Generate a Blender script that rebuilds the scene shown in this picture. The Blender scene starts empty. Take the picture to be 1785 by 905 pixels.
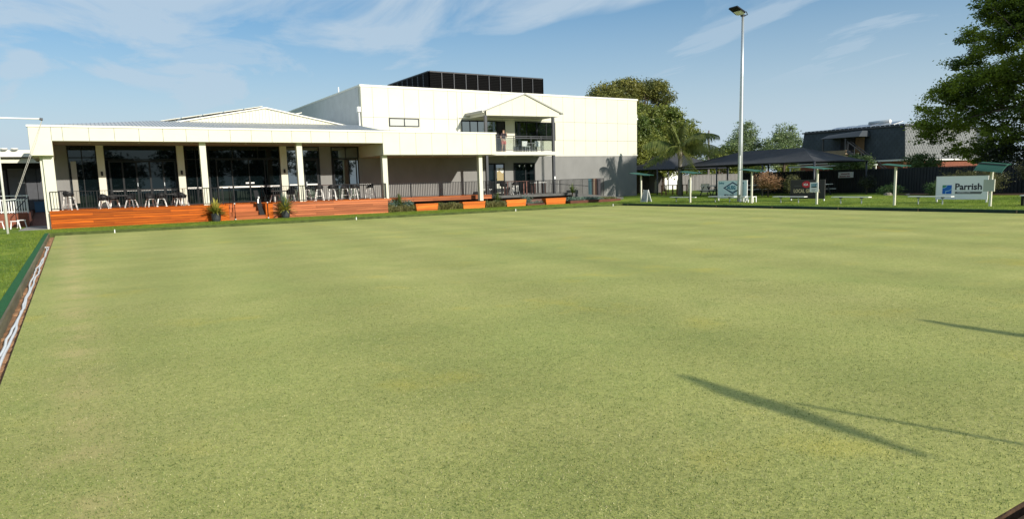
import bpy, math, random
import numpy as np
from mathutils import Vector, Matrix
R=math.radians
rng=np.random.default_rng(7); random.seed(7)
scene=bpy.context.scene
C=scene.collection

# ------------------------------------------------------------------ camera
cam=bpy.data.cameras.new('camera'); camo=bpy.data.objects.new('camera',cam); C.objects.link(camo)
YAW,PIT,ROL=.5617,.1329,.0275
cy,sy,cp,sp=math.cos(YAW),math.sin(YAW),math.cos(PIT),math.sin(PIT)
F=Vector((sy*cp,cy*cp,-sp)); Rt=Vector((cy,-sy,0)); D=F.cross(Rt)
R2=math.cos(ROL)*Rt+math.sin(ROL)*D; D2=-math.sin(ROL)*Rt+math.cos(ROL)*D
m=Matrix((R2,-D2,-F)).transposed().to_4x4(); m.translation=Vector((0,0,1.8))
camo.matrix_world=m
cam.sensor_width=36; cam.lens=1206/1785*36; cam.shift_y=26.5/1785
cam.clip_start=.05; cam.clip_end=3000
scene.camera=camo

# ------------------------------------------------------------------ sun, sky, exposure
SUN=Vector((.31,-1,.43)).normalized()
sd=bpy.data.lights.new('sun','SUN'); sd.energy=3.65; sd.angle=R(.7); sd.color=(1,.93,.82)
so=bpy.data.objects.new('sun',sd); C.objects.link(so)
so.rotation_euler=SUN.to_track_quat('Z','Y').to_euler(); so.location=(10,-30,20)
scene.view_settings.view_transform='Standard'; scene.view_settings.look='None'
scene.view_settings.exposure=.56; scene.view_settings.gamma=1; scene.view_settings.use_curve_mapping=False
w=bpy.data.worlds.new('World'); scene.world=w; w.use_nodes=True
nt=w.node_tree; N=nt.nodes; L=nt.links; N.clear()
out=N.new('ShaderNodeOutputWorld'); bg=N.new('ShaderNodeBackground'); L.new(bg.outputs[0],out.inputs[0])
sky=N.new('ShaderNodeTexSky'); sky.sky_type='NISHITA'; sky.sun_disc=False
sky.sun_elevation=math.asin(SUN.z); sky.sun_rotation=math.atan2(SUN.x,SUN.y); sky.air_density=1.0; sky.dust_density=.6; sky.ozone_density=2.0
bg.inputs[1].default_value=.105
tc=N.new('ShaderNodeTexCoord'); sep=N.new('ShaderNodeSeparateXYZ'); L.new(tc.outputs['Generated'],sep.inputs[0])
def mth(op,a,b=None,nt_=None,clamp=False):
    n=(nt_ or nt).nodes.new('ShaderNodeMath'); n.operation=op; n.use_clamp=clamp
    for i,v in enumerate((a,b)):
        if v is None: continue
        if isinstance(v,(int,float)): n.inputs[i].default_value=v
        else: (nt_ or nt).links.new(v,n.inputs[i])
    return n.outputs[0]
den=mth('MAXIMUM',mth('ADD',sep.outputs[2],.12),.05)
px_=mth('DIVIDE',sep.outputs[0],den); py_=mth('DIVIDE',sep.outputs[1],den)
cb=N.new('ShaderNodeCombineXYZ'); L.new(px_,cb.inputs[0]); L.new(py_,cb.inputs[1])
def wnoise(rot,scale,loc,nscale,detail,rough,dist):
    mp=N.new('ShaderNodeMapping'); mp.inputs['Rotation'].default_value=(0,0,rot); mp.inputs['Scale'].default_value=scale; mp.inputs['Location'].default_value=loc
    L.new(cb.outputs[0],mp.inputs[0])
    n=N.new('ShaderNodeTexNoise'); n.inputs['Scale'].default_value=nscale; n.inputs['Detail'].default_value=detail; n.inputs['Roughness'].default_value=rough; n.inputs['Distortion'].default_value=dist
    L.new(mp.outputs[0],n.inputs[0]); return n.outputs[0]
def wramp(v,stops):
    r=N.new('ShaderNodeValToRGB'); el=r.color_ramp.elements
    while len(el)<len(stops): el.new(.5)
    for e,(p,c) in zip(el,stops): e.position=p; e.color=(c,c,c,1)
    L.new(v,r.inputs[0]); return r.outputs[0]
big=wnoise(R(0),(1,.45,1),(3.1,1.7,0),.8,4,.5,.6)
fine=wnoise(R(0),(1,.5,1),(7.3,2.1,0),1.5,9,.58,1.0)
wisp=wnoise(R(0),(1,.45,1),(2.6,9.4,0),1.1,8,.58,1.4)
# a sheet of high cloud whose edge runs away to the north-west, breaking up unevenly; loose wisps beyond it
sd_=mth('ADD',mth('MULTIPLY',px_,.92),mth('MULTIPLY',py_,.39))
sheet=mth('MULTIPLY',mth('ADD',mth('SUBTRACT',2.95,sd_),mth('MULTIPLY',mth('SUBTRACT',big,.5),2.2)),2.2,None,True)
thick=mth('ADD',.78,mth('MULTIPLY',mth('SUBTRACT',fine,.5),3.2),None,True)
cl=mth('MAXIMUM',mth('MULTIPLY',sheet,thick),mth('MULTIPLY',wramp(wisp,[(.42,0),(.60,1)]),.85))
# thin haze veil rising towards the horizon
veil=wramp(sep.outputs[2],[(0,1),(.06,.92),(.15,.60),(.26,.28),(.5,.12)])
amt=mth('MULTIPLY',mth('MAXIMUM',mth('MULTIPLY',cl,.85),veil),1.0)
mx=N.new('ShaderNodeMix'); mx.data_type='RGBA'; L.new(amt,mx.inputs[0]); hsv=N.new('ShaderNodeHueSaturation'); hsv.inputs['Saturation'].default_value=1.75; hsv.inputs['Value'].default_value=.70; L.new(sky.outputs[0],hsv.inputs['Color']); L.new(hsv.outputs[0],mx.inputs[6]); mx.inputs[7].default_value=(3.4,4.15,4.85,1)
L.new(mx.outputs[2],bg.inputs[0])
scene.cycles.max_bounces=6; scene.cycles.transparent_max_bounces=12

# ------------------------------------------------------------------ materials
MATS={}
def mat(name,col,rough=.7,spec=.5,metal=0,var=0,vscale=3,bump=0,bscale=20,col2=None,stretch=(1,1,1),sheen=0,detail=5,coat=0):
    if name in MATS: return MATS[name]
    M=bpy.data.materials.new(name); M.use_nodes=True; t=M.node_tree; b=t.nodes['Principled BSDF']
    b.inputs['Base Color'].default_value=(*col,1); b.inputs['Roughness'].default_value=rough; b.inputs['Metallic'].default_value=metal
    b.inputs['Specular IOR Level'].default_value=spec; b.inputs['Coat Weight'].default_value=coat
    g=t.nodes.new('ShaderNodeNewGeometry'); mp=t.nodes.new('ShaderNodeMapping'); mp.inputs['Scale'].default_value=stretch
    t.links.new(g.outputs['Position'],mp.inputs[0])
    if var or col2:
        n=t.nodes.new('ShaderNodeTexNoise'); n.inputs['Scale'].default_value=vscale; n.inputs['Detail'].default_value=detail; n.inputs['Roughness'].default_value=.6
        t.links.new(mp.outputs[0],n.inputs[0])
        r=t.nodes.new('ShaderNodeValToRGB'); c2=col2 or tuple(c*(1-var) for c in col)
        r.color_ramp.elements[0].position=.32; r.color_ramp.elements[1].position=.68
        r.color_ramp.elements[0].color=(*c2,1); r.color_ramp.elements[1].color=(*col,1)
        t.links.new(n.outputs[0],r.inputs[0]); t.links.new(r.outputs[0],b.inputs['Base Color'])
    if bump:
        n2=t.nodes.new('ShaderNodeTexNoise'); n2.inputs['Scale'].default_value=bscale; n2.inputs['Detail'].default_value=4
        t.links.new(mp.outputs[0],n2.inputs[0]); bp=t.nodes.new('ShaderNodeBump'); bp.inputs['Strength'].default_value=bump; bp.inputs['Distance'].default_value=.02
        t.links.new(n2.outputs[0],bp.inputs['Height']); t.links.new(bp.outputs[0],b.inputs['Normal'])
    MATS[name]=M; return M
def leafmat(name,c1,c2,trans=.35,scale=1.3):
    M=bpy.data.materials.new(name); M.use_nodes=True; t=M.node_tree; b=t.nodes['Principled BSDF']; o=t.nodes['Material Output']
    g=t.nodes.new('ShaderNodeNewGeometry'); n=t.nodes.new('ShaderNodeTexNoise'); n.inputs['Scale'].default_value=scale; n.inputs['Detail'].default_value=3
    t.links.new(g.outputs['Position'],n.inputs[0]); r=t.nodes.new('ShaderNodeValToRGB')
    r.color_ramp.elements[0].position=.38; r.color_ramp.elements[1].position=.62
    r.color_ramp.elements[0].color=(*c1,1); r.color_ramp.elements[1].color=(*c2,1); t.links.new(n.outputs[0],r.inputs[0])
    hs=t.nodes.new('ShaderNodeHueSaturation'); t.links.new(r.outputs[0],hs.inputs['Color'])
    t.links.new(mth('ADD',mth('MULTIPLY',g.outputs['Random Per Island'],.7,t),.65,t),hs.inputs['Value'])
    t.links.new(hs.outputs[0],b.inputs['Base Color']); b.inputs['Roughness'].default_value=.5; b.inputs['Specular IOR Level'].default_value=.4
    tr=t.nodes.new('ShaderNodeBsdfTranslucent'); t.links.new(hs.outputs[0],tr.inputs[0]); ms=t.nodes.new('ShaderNodeMixShader'); ms.inputs[0].default_value=trans
    t.links.new(b.outputs[0],ms.inputs[1]); t.links.new(tr.outputs[0],ms.inputs[2]); t.links.new(ms.outputs[0],o.inputs[0])
    return M
CREAM=mat('cream_paint',(.69,.68,.56),.6,.25,var=.07,vscale=.8,bump=.08,bscale=60)
CREAM2=mat('cream_trim',(.74,.73,.64),.5,.5,var=.03,vscale=2)
GAP=mat('panel_joint',(.11,.11,.11),.8)
GREY=mat('grey_render',(.25,.25,.24),.85,.3,var=.16,vscale=.9,bump=.35,bscale=35,stretch=(1,1,.6))
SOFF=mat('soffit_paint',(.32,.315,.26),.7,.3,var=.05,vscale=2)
BLACK=mat('black_metal',(.012,.012,.014),.5,.2)
FRAME=mat('window_frame',(.012,.014,.016),.5,.2)
CHAR=mat('charcoal_steel',(.05,.055,.065),.45,.5,var=.2,vscale=4)
GALV=mat('galvanised_steel',(.50,.54,.56),.42,.5,metal=.55,var=.12,vscale=5)
ROOF=mat('roof_sheet',(.52,.53,.52),.42,.5,metal=.2,var=.1,vscale=2)
WHITE=mat('white_paint',(.80,.80,.76),.5,.5,var=.04,vscale=6)
WHITEP=mat('white_plastic',(.82,.83,.82),.35,.5)
BLK_P=mat('black_plastic',(.012,.012,.013),.55,.25)
DARKIN=mat('dark_interior',(.03,.03,.032),.8,.2)
CONC=mat('concrete',(.33,.32,.29),.9,.3,var=.25,vscale=2.5,bump=.3,bscale=50)
GREENSHEET=mat('green_sheet_metal',(.018,.10,.062),.5,.5,var=.25,vscale=5)
CREAMPOST=mat('cream_post',(.70,.68,.55),.5,.5,var=.08,vscale=8)
SHADE=mat('shade_cloth',(.045,.048,.053),.85,.3,var=.2,vscale=1.5,bump=.3,bscale=30)
FENCE=mat('dark_fence_sheet',(.012,.017,.019),.55,.4,var=.3,vscale=2)
FENCE2=mat('grey_timber_fence',(.12,.11,.105),.85,.3,var=.35,vscale=6,stretch=(1,1,.2))
BARK=mat('tree_bark',(.11,.085,.065),.9,.2,var=.5,vscale=5,bump=.8,bscale=14,stretch=(1,1,.4))
PALMB=mat('palm_bark',(.20,.185,.16),.9,.2,var=.4,vscale=9,bump=.7,bscale=8,stretch=(.6,.6,3))
PALMG=mat('palm_crownshaft',(.45,.42,.34),.7,.3,var=.3,vscale=6)
BRICK=mat('red_brick',(.26,.09,.055),.85,.3,var=.35,vscale=7,bump=.3,bscale=30)
SAND=mat('ditch_sand',(.38,.22,.12),.95,.2,col2=(.22,.115,.06),vscale=7,bump=1.0,bscale=16)
MULCH=mat('garden_mulch',(.10,.06,.035),.95,.2,col2=(.04,.025,.015),vscale=12,bump=1,bscale=25)
TURF=mat('turf_edging',(.03,.14,.045),.9,.2,var=.3,vscale=14,bump=.6,bscale=60)
GREENP=mat('green_painted_board',(.016,.05,.028),.7,.4,var=.4,vscale=5)
TAN=mat('tan_box',(.42,.33,.18),.8)
SKINM=mat('skin',(.50,.31,.22),.55,.4)
BOARDM=mat('edge_board',(.22,.19,.11),.85,.3,var=.45,vscale=5,bump=.4,bscale=30,stretch=(1,.15,2))
def glassmat(name,base,mixf,tint,rough=.02):
    M=bpy.data.materials.new(name); M.use_nodes=True; t=M.node_tree; b=t.nodes['Principled BSDF']; o=t.nodes['Material Output']
    b.inputs['Base Color'].default_value=(*base,1); b.inputs['Roughness'].default_value=.6; b.inputs['Specular IOR Level'].default_value=0
    gl=t.nodes.new('ShaderNodeBsdfGlossy'); gl.inputs['Color'].default_value=(*tint,1); gl.inputs['Roughness'].default_value=rough
    g=t.nodes.new('ShaderNodeNewGeometry'); n=t.nodes.new('ShaderNodeTexNoise'); n.inputs['Scale'].default_value=.7; t.links.new(g.outputs['Position'],n.inputs[0])
    bp=t.nodes.new('ShaderNodeBump'); bp.inputs['Strength'].default_value=.05; bp.inputs['Distance'].default_value=.02; t.links.new(n.outputs[0],bp.inputs['Height']); t.links.new(bp.outputs[0],gl.inputs['Normal'])
    ms=t.nodes.new('ShaderNodeMixShader'); ms.inputs[0].default_value=mixf
    t.links.new(b.outputs[0],ms.inputs[1]); t.links.new(gl.outputs[0],ms.inputs[2]); t.links.new(ms.outputs[0],o.inputs[0]); return M
GLASS=glassmat('dark_tinted_glass',(.003,.006,.007),.045,(.8,.95,.97))
GLASS2=glassmat('reflective_glass',(.006,.009,.010),.30,(.85,.93,.95))
BLIND=mat('pale_blind',(.50,.52,.48),.25,.6,var=.06,vscale=3)
# clear balustrade glass
CLEAR=bpy.data.materials.new('clear_glass'); CLEAR.use_nodes=True
_t=CLEAR.node_tree; _t.nodes.remove(_t.nodes['Principled BSDF']); _a=_t.nodes.new('ShaderNodeBsdfTransparent'); _a.inputs[0].default_value=(.78,.82,.80,1)
_b=_t.nodes.new('ShaderNodeBsdfGlossy'); _b.inputs['Roughness'].default_value=.03; _m=_t.nodes.new('ShaderNodeMixShader'); _m.inputs[0].default_value=.10
_t.links.new(_a.outputs[0],_m.inputs[1]); _t.links.new(_b.outputs[0],_m.inputs[2]); _t.links.new(_m.outputs[0],_t.nodes['Material Output'].inputs[0])

def timbermat(name,c1,c2,axis=(.12,2,4)):
    """oiled decking timber: grain streaks along X, each board its own tone"""
    M=bpy.data.materials.new(name); M.use_nodes=True; t=M.node_tree; b=t.nodes['Principled BSDF']
    g=t.nodes.new('ShaderNodeNewGeometry'); mp=t.nodes.new('ShaderNodeMapping'); mp.inputs['Scale'].default_value=axis; t.links.new(g.outputs['Position'],mp.inputs[0])
    n=t.nodes.new('ShaderNodeTexNoise'); n.inputs['Scale'].default_value=6; n.inputs['Detail'].default_value=7; n.inputs['Roughness'].default_value=.65; t.links.new(mp.outputs[0],n.inputs[0])
    r=t.nodes.new('ShaderNodeValToRGB'); r.color_ramp.elements[0].position=.3; r.color_ramp.elements[1].position=.7
    r.color_ramp.elements[0].color=(*c2,1); r.color_ramp.elements[1].color=(*c1,1); t.links.new(n.outputs[0],r.inputs[0])
    oi=t.nodes.new('ShaderNodeObjectInfo'); hs=t.nodes.new('ShaderNodeHueSaturation'); t.links.new(r.outputs[0],hs.inputs['Color'])
    t.links.new(mth('ADD',mth('MULTIPLY',oi.outputs['Random'],.6,t),.62,t),hs.inputs['Value'])
    t.links.new(hs.outputs[0],b.inputs['Base Color']); b.inputs['Roughness'].default_value=.6; b.inputs['Specular IOR Level'].default_value=.15
    bp=t.nodes.new('ShaderNodeBump'); bp.inputs['Strength'].default_value=.2; t.links.new(n.outputs[0],bp.inputs['Height']); t.links.new(bp.outputs[0],b.inputs['Normal']); return M
TIMBER=timbermat('oiled_deck_timber',(.68,.16,.008),(.27,.045,.004))
TIMBER2=timbermat('weathered_deck_timber',(.56,.19,.075),(.30,.085,.035))
PLANT=timbermat('orange_planter_timber',(.74,.205,.03),(.50,.11,.015))
STEP=timbermat('step_timber',(.50,.155,.05),(.28,.075,.025))

def grassmat(name,cols,patch,blade,bump,sat2=None,stripes=False):
    M=bpy.data.materials.new(name); M.use_nodes=True; t=M.node_tree; b=t.nodes['Principled BSDF']; ln=t.links.new
    g=t.nodes.new('ShaderNodeNewGeometry')
    def nz(s,d,r,st=(1,1,1),dist=0):
        mp=t.nodes.new('ShaderNodeMapping'); mp.inputs['Scale'].default_value=st; ln(g.outputs['Position'],mp.inputs[0])
        n=t.nodes.new('ShaderNodeTexNoise'); n.inputs['Scale'].default_value=s; n.inputs['Detail'].default_value=d; n.inputs['Roughness'].default_value=r; n.inputs['Distortion'].default_value=dist
        ln(mp.outputs[0],n.inputs[0]); return n.outputs[0]
    p1=nz(patch,5,.62); p2=nz(patch*.22,3,.5); fine=nz(blade,3,.75,dist=1.5); mid=nz(blade*.25,4,.7,dist=.8)
    v=mth('ADD',mth('MULTIPLY',p1,.42,t),mth('MULTIPLY',p2,.58,t),t)
    r=t.nodes.new('ShaderNodeValToRGB'); el=r.color_ramp.elements
    while len(el)<len(cols): el.new(.5)
    for i,c in enumerate(cols): el[i].position=.36+.28*i/(len(cols)-1); el[i].color=(*c,1)
    ln(v,r.inputs[0])
    fr=t.nodes.new('ShaderNodeValToRGB'); fr.color_ramp.elements[0].position=.30; fr.color_ramp.elements[1].position=.72
    fr.color_ramp.elements[0].color=(.36,.42,.34,1); fr.color_ramp.elements[1].color=(1.62,1.55,1.66,1)
    ln(mth('ADD',mth('MULTIPLY',fine,.62,t),mth('MULTIPLY',mid,.38,t),t),fr.inputs[0])
    m2=t.nodes.new('ShaderNodeMix'); m2.data_type='RGBA'; m2.blend_type='MULTIPLY'; m2.inputs[0].default_value=1; ln(r.outputs[0],m2.inputs[6]); ln(fr.outputs[0],m2.inputs[7])
    colout=m2.outputs[2]
    if stripes:   # mowing bands: very faint, each a mower's width
        mp=t.nodes.new('ShaderNodeMapping'); mp.inputs['Rotation'].default_value=(0,0,R(7)); ln(g.outputs['Position'],mp.inputs[0])
        sx=t.nodes.new('ShaderNodeSeparateXYZ'); ln(mp.outputs[0],sx.inputs[0])
        s=mth('SINE',mth('ADD',mth('MULTIPLY',sx.outputs[1],2.9,t),mth('MULTIPLY',p2,1.2,t),t),None,t)
        s2=mth('SINE',mth('MULTIPLY',sx.outputs[0],2.1,t),None,t)
        val=mth('ADD',mth('MULTIPLY',mth('ADD',mth('MULTIPLY',s,.6,t),mth('MULTIPLY',s2,1.3,t),t),.045,t),1,t)
        # straw-yellow and greener patches
        yl=nz(.55,4,.6); yr=t.nodes.new('ShaderNodeValToRGB'); yr.color_ramp.elements[0].position=.585; yr.color_ramp.elements[1].position=.73
        yr.color_ramp.elements[0].color=(0,0,0,1); yr.color_ramp.elements[1].color=(.5,.5,.5,1); ln(yl,yr.inputs[0])
        m3=t.nodes.new('ShaderNodeMix'); m3.data_type='RGBA'; ln(yr.outputs[0],m3.inputs[0]); ln(colout,m3.inputs[6]); m3.inputs[7].default_value=(.50,.43,.06,1)
        # individual pale dry stalks
        st=nz(blade*1.6,2,.5,dist=3); sr=t.nodes.new('ShaderNodeValToRGB'); sr.color_ramp.elements[0].position=.60; sr.color_ramp.elements[1].position=.70
        sr.color_ramp.elements[0].color=(0,0,0,1); sr.color_ramp.elements[1].color=(.75,.75,.75,1); ln(st,sr.inputs[0])
        m4=t.nodes.new('ShaderNodeMix'); m4.data_type='RGBA'; ln(sr.outputs[0],m4.inputs[0]); ln(m3.outputs[2],m4.inputs[6]); m4.inputs[7].default_value=(.62,.58,.30,1)
        sp_=t.nodes.new('ShaderNodeSeparateXYZ'); ln(g.outputs['Position'],sp_.inputs[0])
        edge=mth('SUBTRACT',1,mth('MULTIPLY',mth('ABSOLUTE',mth('SUBTRACT',sp_.outputs[0],-.1,t),None,t),2.4,t),t,True)
        wear=mth('MULTIPLY',edge,mth('MULTIPLY',mth('SUBTRACT',nz(1.7,5,.6),.36,t,True),2.6,t,True),t)
        m5=t.nodes.new('ShaderNodeMix'); m5.data_type='RGBA'; ln(wear,m5.inputs[0]); ln(m4.outputs[2],m5.inputs[6]); m5.inputs[7].default_value=(.58,.47,.20,1)
        dk=t.nodes.new('ShaderNodeValToRGB'); dk.color_ramp.elements[0].position=.56; dk.color_ramp.elements[1].position=.72; dk.color_ramp.elements[0].color=(0,0,0,1); dk.color_ramp.elements[1].color=(.38,.38,.38,1); ln(nz(.95,5,.65),dk.inputs[0])
        m6=t.nodes.new('ShaderNodeMix'); m6.data_type='RGBA'; ln(dk.outputs[0],m6.inputs[0]); ln(m5.outputs[2],m6.inputs[6]); m6.inputs[7].default_value=(.20,.27,.07,1)
        hs=t.nodes.new('ShaderNodeHueSaturation'); ln(val,hs.inputs['Value']); ln(m6.outputs[2],hs.inputs['Color']); colout=hs.outputs[0]
    ln(colout,b.inputs['Base Color']); b.inputs['Roughness'].default_value=.8; b.inputs['Specular IOR Level'].default_value=.15
    bp=t.nodes.new('ShaderNodeBump'); bp.inputs['Strength'].default_value=bump; bp.inputs['Distance'].default_value=.012
    ln(mth('ADD',mth('MULTIPLY',fine,.5,t),mth('MULTIPLY',mid,.7,t),t),bp.inputs['Height']); ln(bp.outputs[0],b.inputs['Normal']); return M
GREENM=grassmat('bowling_green_turf',[(.335,.37,.10),(.39,.40,.115),(.45,.44,.14)],1.1,70,1.0,stripes=True)
LAWN=grassmat('lawn_grass',[(.09,.15,.014),(.165,.24,.022),(.26,.31,.04)],1.2,22,.8)

# ------------------------------------------------------------------ mesh helpers
class MB:
    def __init__(s): s.v=[]; s.f=[]
    def add(s,vs,fs):
        o=len(s.v); s.v+= [tuple(map(float,p)) for p in vs]; s.f+=[tuple(i+o for i in f) for f in fs]; return s
    def box(s,x0,x1,y0,y1,z0,z1):
        return s.add([(x0,y0,z0),(x1,y0,z0),(x1,y1,z0),(x0,y1,z0),(x0,y0,z1),(x1,y0,z1),(x1,y1,z1),(x0,y1,z1)],
              [(0,3,2,1),(4,5,6,7),(0,1,5,4),(1,2,6,5),(2,3,7,6),(3,0,4,7)])
    def hexa(s,b,t): # bottom 4 pts, top 4 pts
        return s.add(list(b)+list(t),[(0,3,2,1),(4,5,6,7),(0,1,5,4),(1,2,6,5),(2,3,7,6),(3,0,4,7)])
    def quad(s,*p): return s.add(p,[tuple(range(len(p)))])
    def prism(s,poly,axis,a,b): # poly 2d pts extruded along axis from a to b
        f={'x':lambda p,q:(q,p[0],p[1]),'y':lambda p,q:(p[0],q,p[1]),'z':lambda p,q:(p[0],p[1],q)}[axis]
        n=len(poly); vs=[f(p,a) for p in poly]+[f(p,b) for p in poly]
        return s.add(vs,[tuple(range(n)),tuple(range(2*n-1,n-1,-1))]+[(i,i+n,(i+1)%n+n,(i+1)%n) for i in range(n)])
    def tube(s,p0,p1,r0,r1=None,n=8,caps=True):
        r1=r0 if r1 is None else r1; p0=Vector(p0); p1=Vector(p1); d=(p1-p0)
        if d.length<1e-6: return s
        d.normalize(); a=d.orthogonal().normalized(); b=d.cross(a); vs=[]
        for p,r in ((p0,r0),(p1,r1)):
            for i in range(n):
                t=2*math.pi*i/n; vs.append(p+a*(r*math.cos(t))+b*(r*math.sin(t)))
        fs=[(i,(i+1)%n,(i+1)%n+n,i+n) for i in range(n)]
        if caps: fs+=[tuple(range(n-1,-1,-1)),tuple(range(n,2*n))]
        return s.add(vs,fs)
    def path(s,pts,rs,n=6):
        pts=[Vector(p) for p in pts]; 
        if isinstance(rs,(int,float)): rs=[rs]*len(pts)
        a=None; vs=[]
        for i,p in enumerate(pts):
            d=(pts[min(i+1,len(pts)-1)]-pts[max(i-1,0)]).normalized()
            a=(d.orthogonal() if a is None else (a-d*a.dot(d))).normalized(); b=d.cross(a)
            for k in range(n):
                t=2*math.pi*k/n; vs.append(p+a*(rs[i]*math.cos(t))+b*(rs[i]*math.sin(t)))
        fs=[(i*n+k,i*n+(k+1)%n,(i+1)*n+(k+1)%n,(i+1)*n+k) for i in range(len(pts)-1) for k in range(n)]
        fs+=[tuple(range(n-1,-1,-1)),tuple((len(pts)-1)*n+k for k in range(n))]
        return s.add(vs,fs)
    def beam(s,p0,p1,w,h): # rectangular bar, h along world up-ish
        p0=Vector(p0); p1=Vector(p1); d=(p1-p0).normalized(); up=Vector((0,0,1)) if abs(d.z)<.95 else Vector((0,1,0))
        a=d.cross(up).normalized()*(w/2); b=a.cross(d).normalized()*(h/2)
        q=lambda p:[p-a-b,p+a-b,p+a+b,p-a+b]
        return s.hexa(q(p0),q(p1))
    def lathe(s,prof,c=(0,0,0),n=16):
        vs=[(c[0]+r*math.cos(2*math.pi*i/n),c[1]+r*math.sin(2*math.pi*i/n),c[2]+z) for r,z in prof for i in range(n)]
        fs=[(j*n+i,j*n+(i+1)%n,(j+1)*n+(i+1)%n,(j+1)*n+i) for j in range(len(prof)-1) for i in range(n)]
        fs+=[tuple(range(n-1,-1,-1)),tuple((len(prof)-1)*n+i for i in range(n))]
        return s.add(vs,fs)
    def obj(s,name,mt,parent=None,kind=None,smooth=False,label=None):
        me=bpy.data.meshes.new(name)
        off=Vector((0,0,0)); q=parent
        while q is not None: off+=q.location; q=q.parent
        me.from_pydata([(x-off.x,y-off.y,z-off.z) for x,y,z in s.v],[],s.f); me.update()
        if smooth: me.polygons.foreach_set('use_smooth',[True]*len(me.polygons))
        me.materials.append(mt); o=bpy.data.objects.new(name,me); C.objects.link(o)
        if parent: o.parent=parent
        if kind: o['kind']=kind
        if label: o['label']=label
        return o
def thing(name,label,cat,loc=(0,0,0),group=None):
    o=bpy.data.objects.new(name,None); C.objects.link(o); o.empty_display_size=.2; o.location=loc; o['label']=label; o['category']=cat
    if group: o['group']=group
    return o
def tag(o,label,cat,group=None):
    o['label']=label; o['category']=cat
    if group: o['group']=group
    return o
KIDS={}
def copy_tree(o,parent=None):
    c=o.copy(); C.objects.link(c)
    if parent: c.parent=parent
    for ch in [x for x in bpy.data.objects if x.parent==o]: copy_tree(ch,c)
    return c
def place(src,first,loc,rz=0,label=None,scale=None):
    o=src if first else copy_tree(src)
    o.location=loc; o.rotation_euler=(0,0,rz)
    if label: o['label']=label
    if scale: o.scale=(scale,)*3
    return o
def struct(o): o['kind']='structure'; return o
def zg(x,y):
    t=min(max((x-34)/7,0),1); return .1+.25*t*t*(3-2*t)
def text(s,size,M,mt,parent,name='lettering',depth=.004,sx=1,align='LEFT',bold=0):
    cu=bpy.data.curves.new(name,'FONT'); cu.body=s; cu.size=size; cu.extrude=depth; cu.align_x=align; cu.offset=bold; cu.resolution_u=2
    o=bpy.data.objects.new(name,cu); me=bpy.data.meshes.new_from_object(o); bpy.data.objects.remove(o)
    off=Vector((0,0,0)); q=parent
    while q is not None: off+=q.location; q=q.parent
    MM=Matrix.Translation(-off)@M@Matrix.Diagonal((sx,1,1,1)); me.transform(MM); me.materials.append(mt)
    o=bpy.data.objects.new(name,me); C.objects.link(o); o.parent=parent; return o
def faceX(x,y,z): # plane facing -X, reading direction -Y
    m=Matrix(((0,0,-1),(-1,0,0),(0,1,0))).to_4x4(); m.translation=(x,y,z); return m
def faceY(x,y,z):
    m=Matrix(((1,0,0),(0,0,-1),(0,1,0))).to_4x4(); m.translation=(x,y,z); return m

def leaf_obj(name,centers,size,mt,parent,kind='stuff',aspect=2.0,droop=0,seed=0):
    """many small pointed leaf faces at the given centres"""
    r=np.random.default_rng(seed+11); n=len(centers); off=np.zeros(3); q=parent
    while q is not None: off+=np.array(q.location); q=q.parent
    u=r.normal(size=(n,3)); u[:,2]=u[:,2]*.6-droop; u/=np.linalg.norm(u,axis=1)[:,None]
    v=r.normal(size=(n,3)); v-= (v*u).sum(1)[:,None]*u; v/=np.linalg.norm(v,axis=1)[:,None]
    s=size*r.uniform(.6,1.35,size=(n,1)); c=centers-off
    P=np.stack([c-u*s*.5,c+v*s*.5/aspect,c+u*s*.5,c-v*s*.5/aspect],1).reshape(-1,3)
    me=bpy.data.meshes.new(name); me.vertices.add(4*n); me.vertices.foreach_set('co',P.astype(np.float32).ravel())
    me.loops.add(4*n); me.loops.foreach_set('vertex_index',np.arange(4*n,dtype=np.int32)); me.polygons.add(n)
    me.polygons.foreach_set('loop_start',np.arange(0,4*n,4,dtype=np.int32)); me.polygons.foreach_set('loop_total',np.full(n,4,dtype=np.int32)); me.update()
    me.materials.append(mt); o=bpy.data.objects.new(name,me); C.objects.link(o)
    if parent: o.parent=parent
    if kind: o['kind']=kind
    return o
def clump_points(ells,per_m2=3.0,leaves=30,csize=.45,seed=0,shell=.75,flat=.6):
    """leaf clumps near the surface of each ellipsoid (x,y,z,rx,ry,rz[,density])"""
    r=np.random.default_rng(seed); outp=[]; cc=[]
    for e in ells:
        x,y,z,rx,ry,rz=e[:6]; dens=e[6] if len(e)>6 else 1
        n=int(per_m2*dens*4*3.14*((rx*ry)**1.6/3+(rx*rz)**1.6/3+(ry*rz)**1.6/3)**(1/1.6)); n=max(n,6)
        d=r.normal(size=(n,3)); d/=np.linalg.norm(d,axis=1)[:,None]
        rad=shell+(1-shell)*r.uniform(size=(n,1))**.7+r.normal(size=(n,1))*.05
        inner=r.uniform(size=(n,1))<.25; rad=np.where(inner,r.uniform(.3,.8,size=(n,1)),rad)
        c=np.array([x,y,z])+d*rad*np.array([rx,ry,rz]); cc.append(c)
        k=r.normal(size=(n,leaves,3))*csize*r.uniform(.5,1.2,size=(n,1,1)); k[:,:,2]*=flat
        outp.append((c[:,None,:]+k).reshape(-1,3))
    return np.concatenate(outp),np.concatenate(cc)
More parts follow.
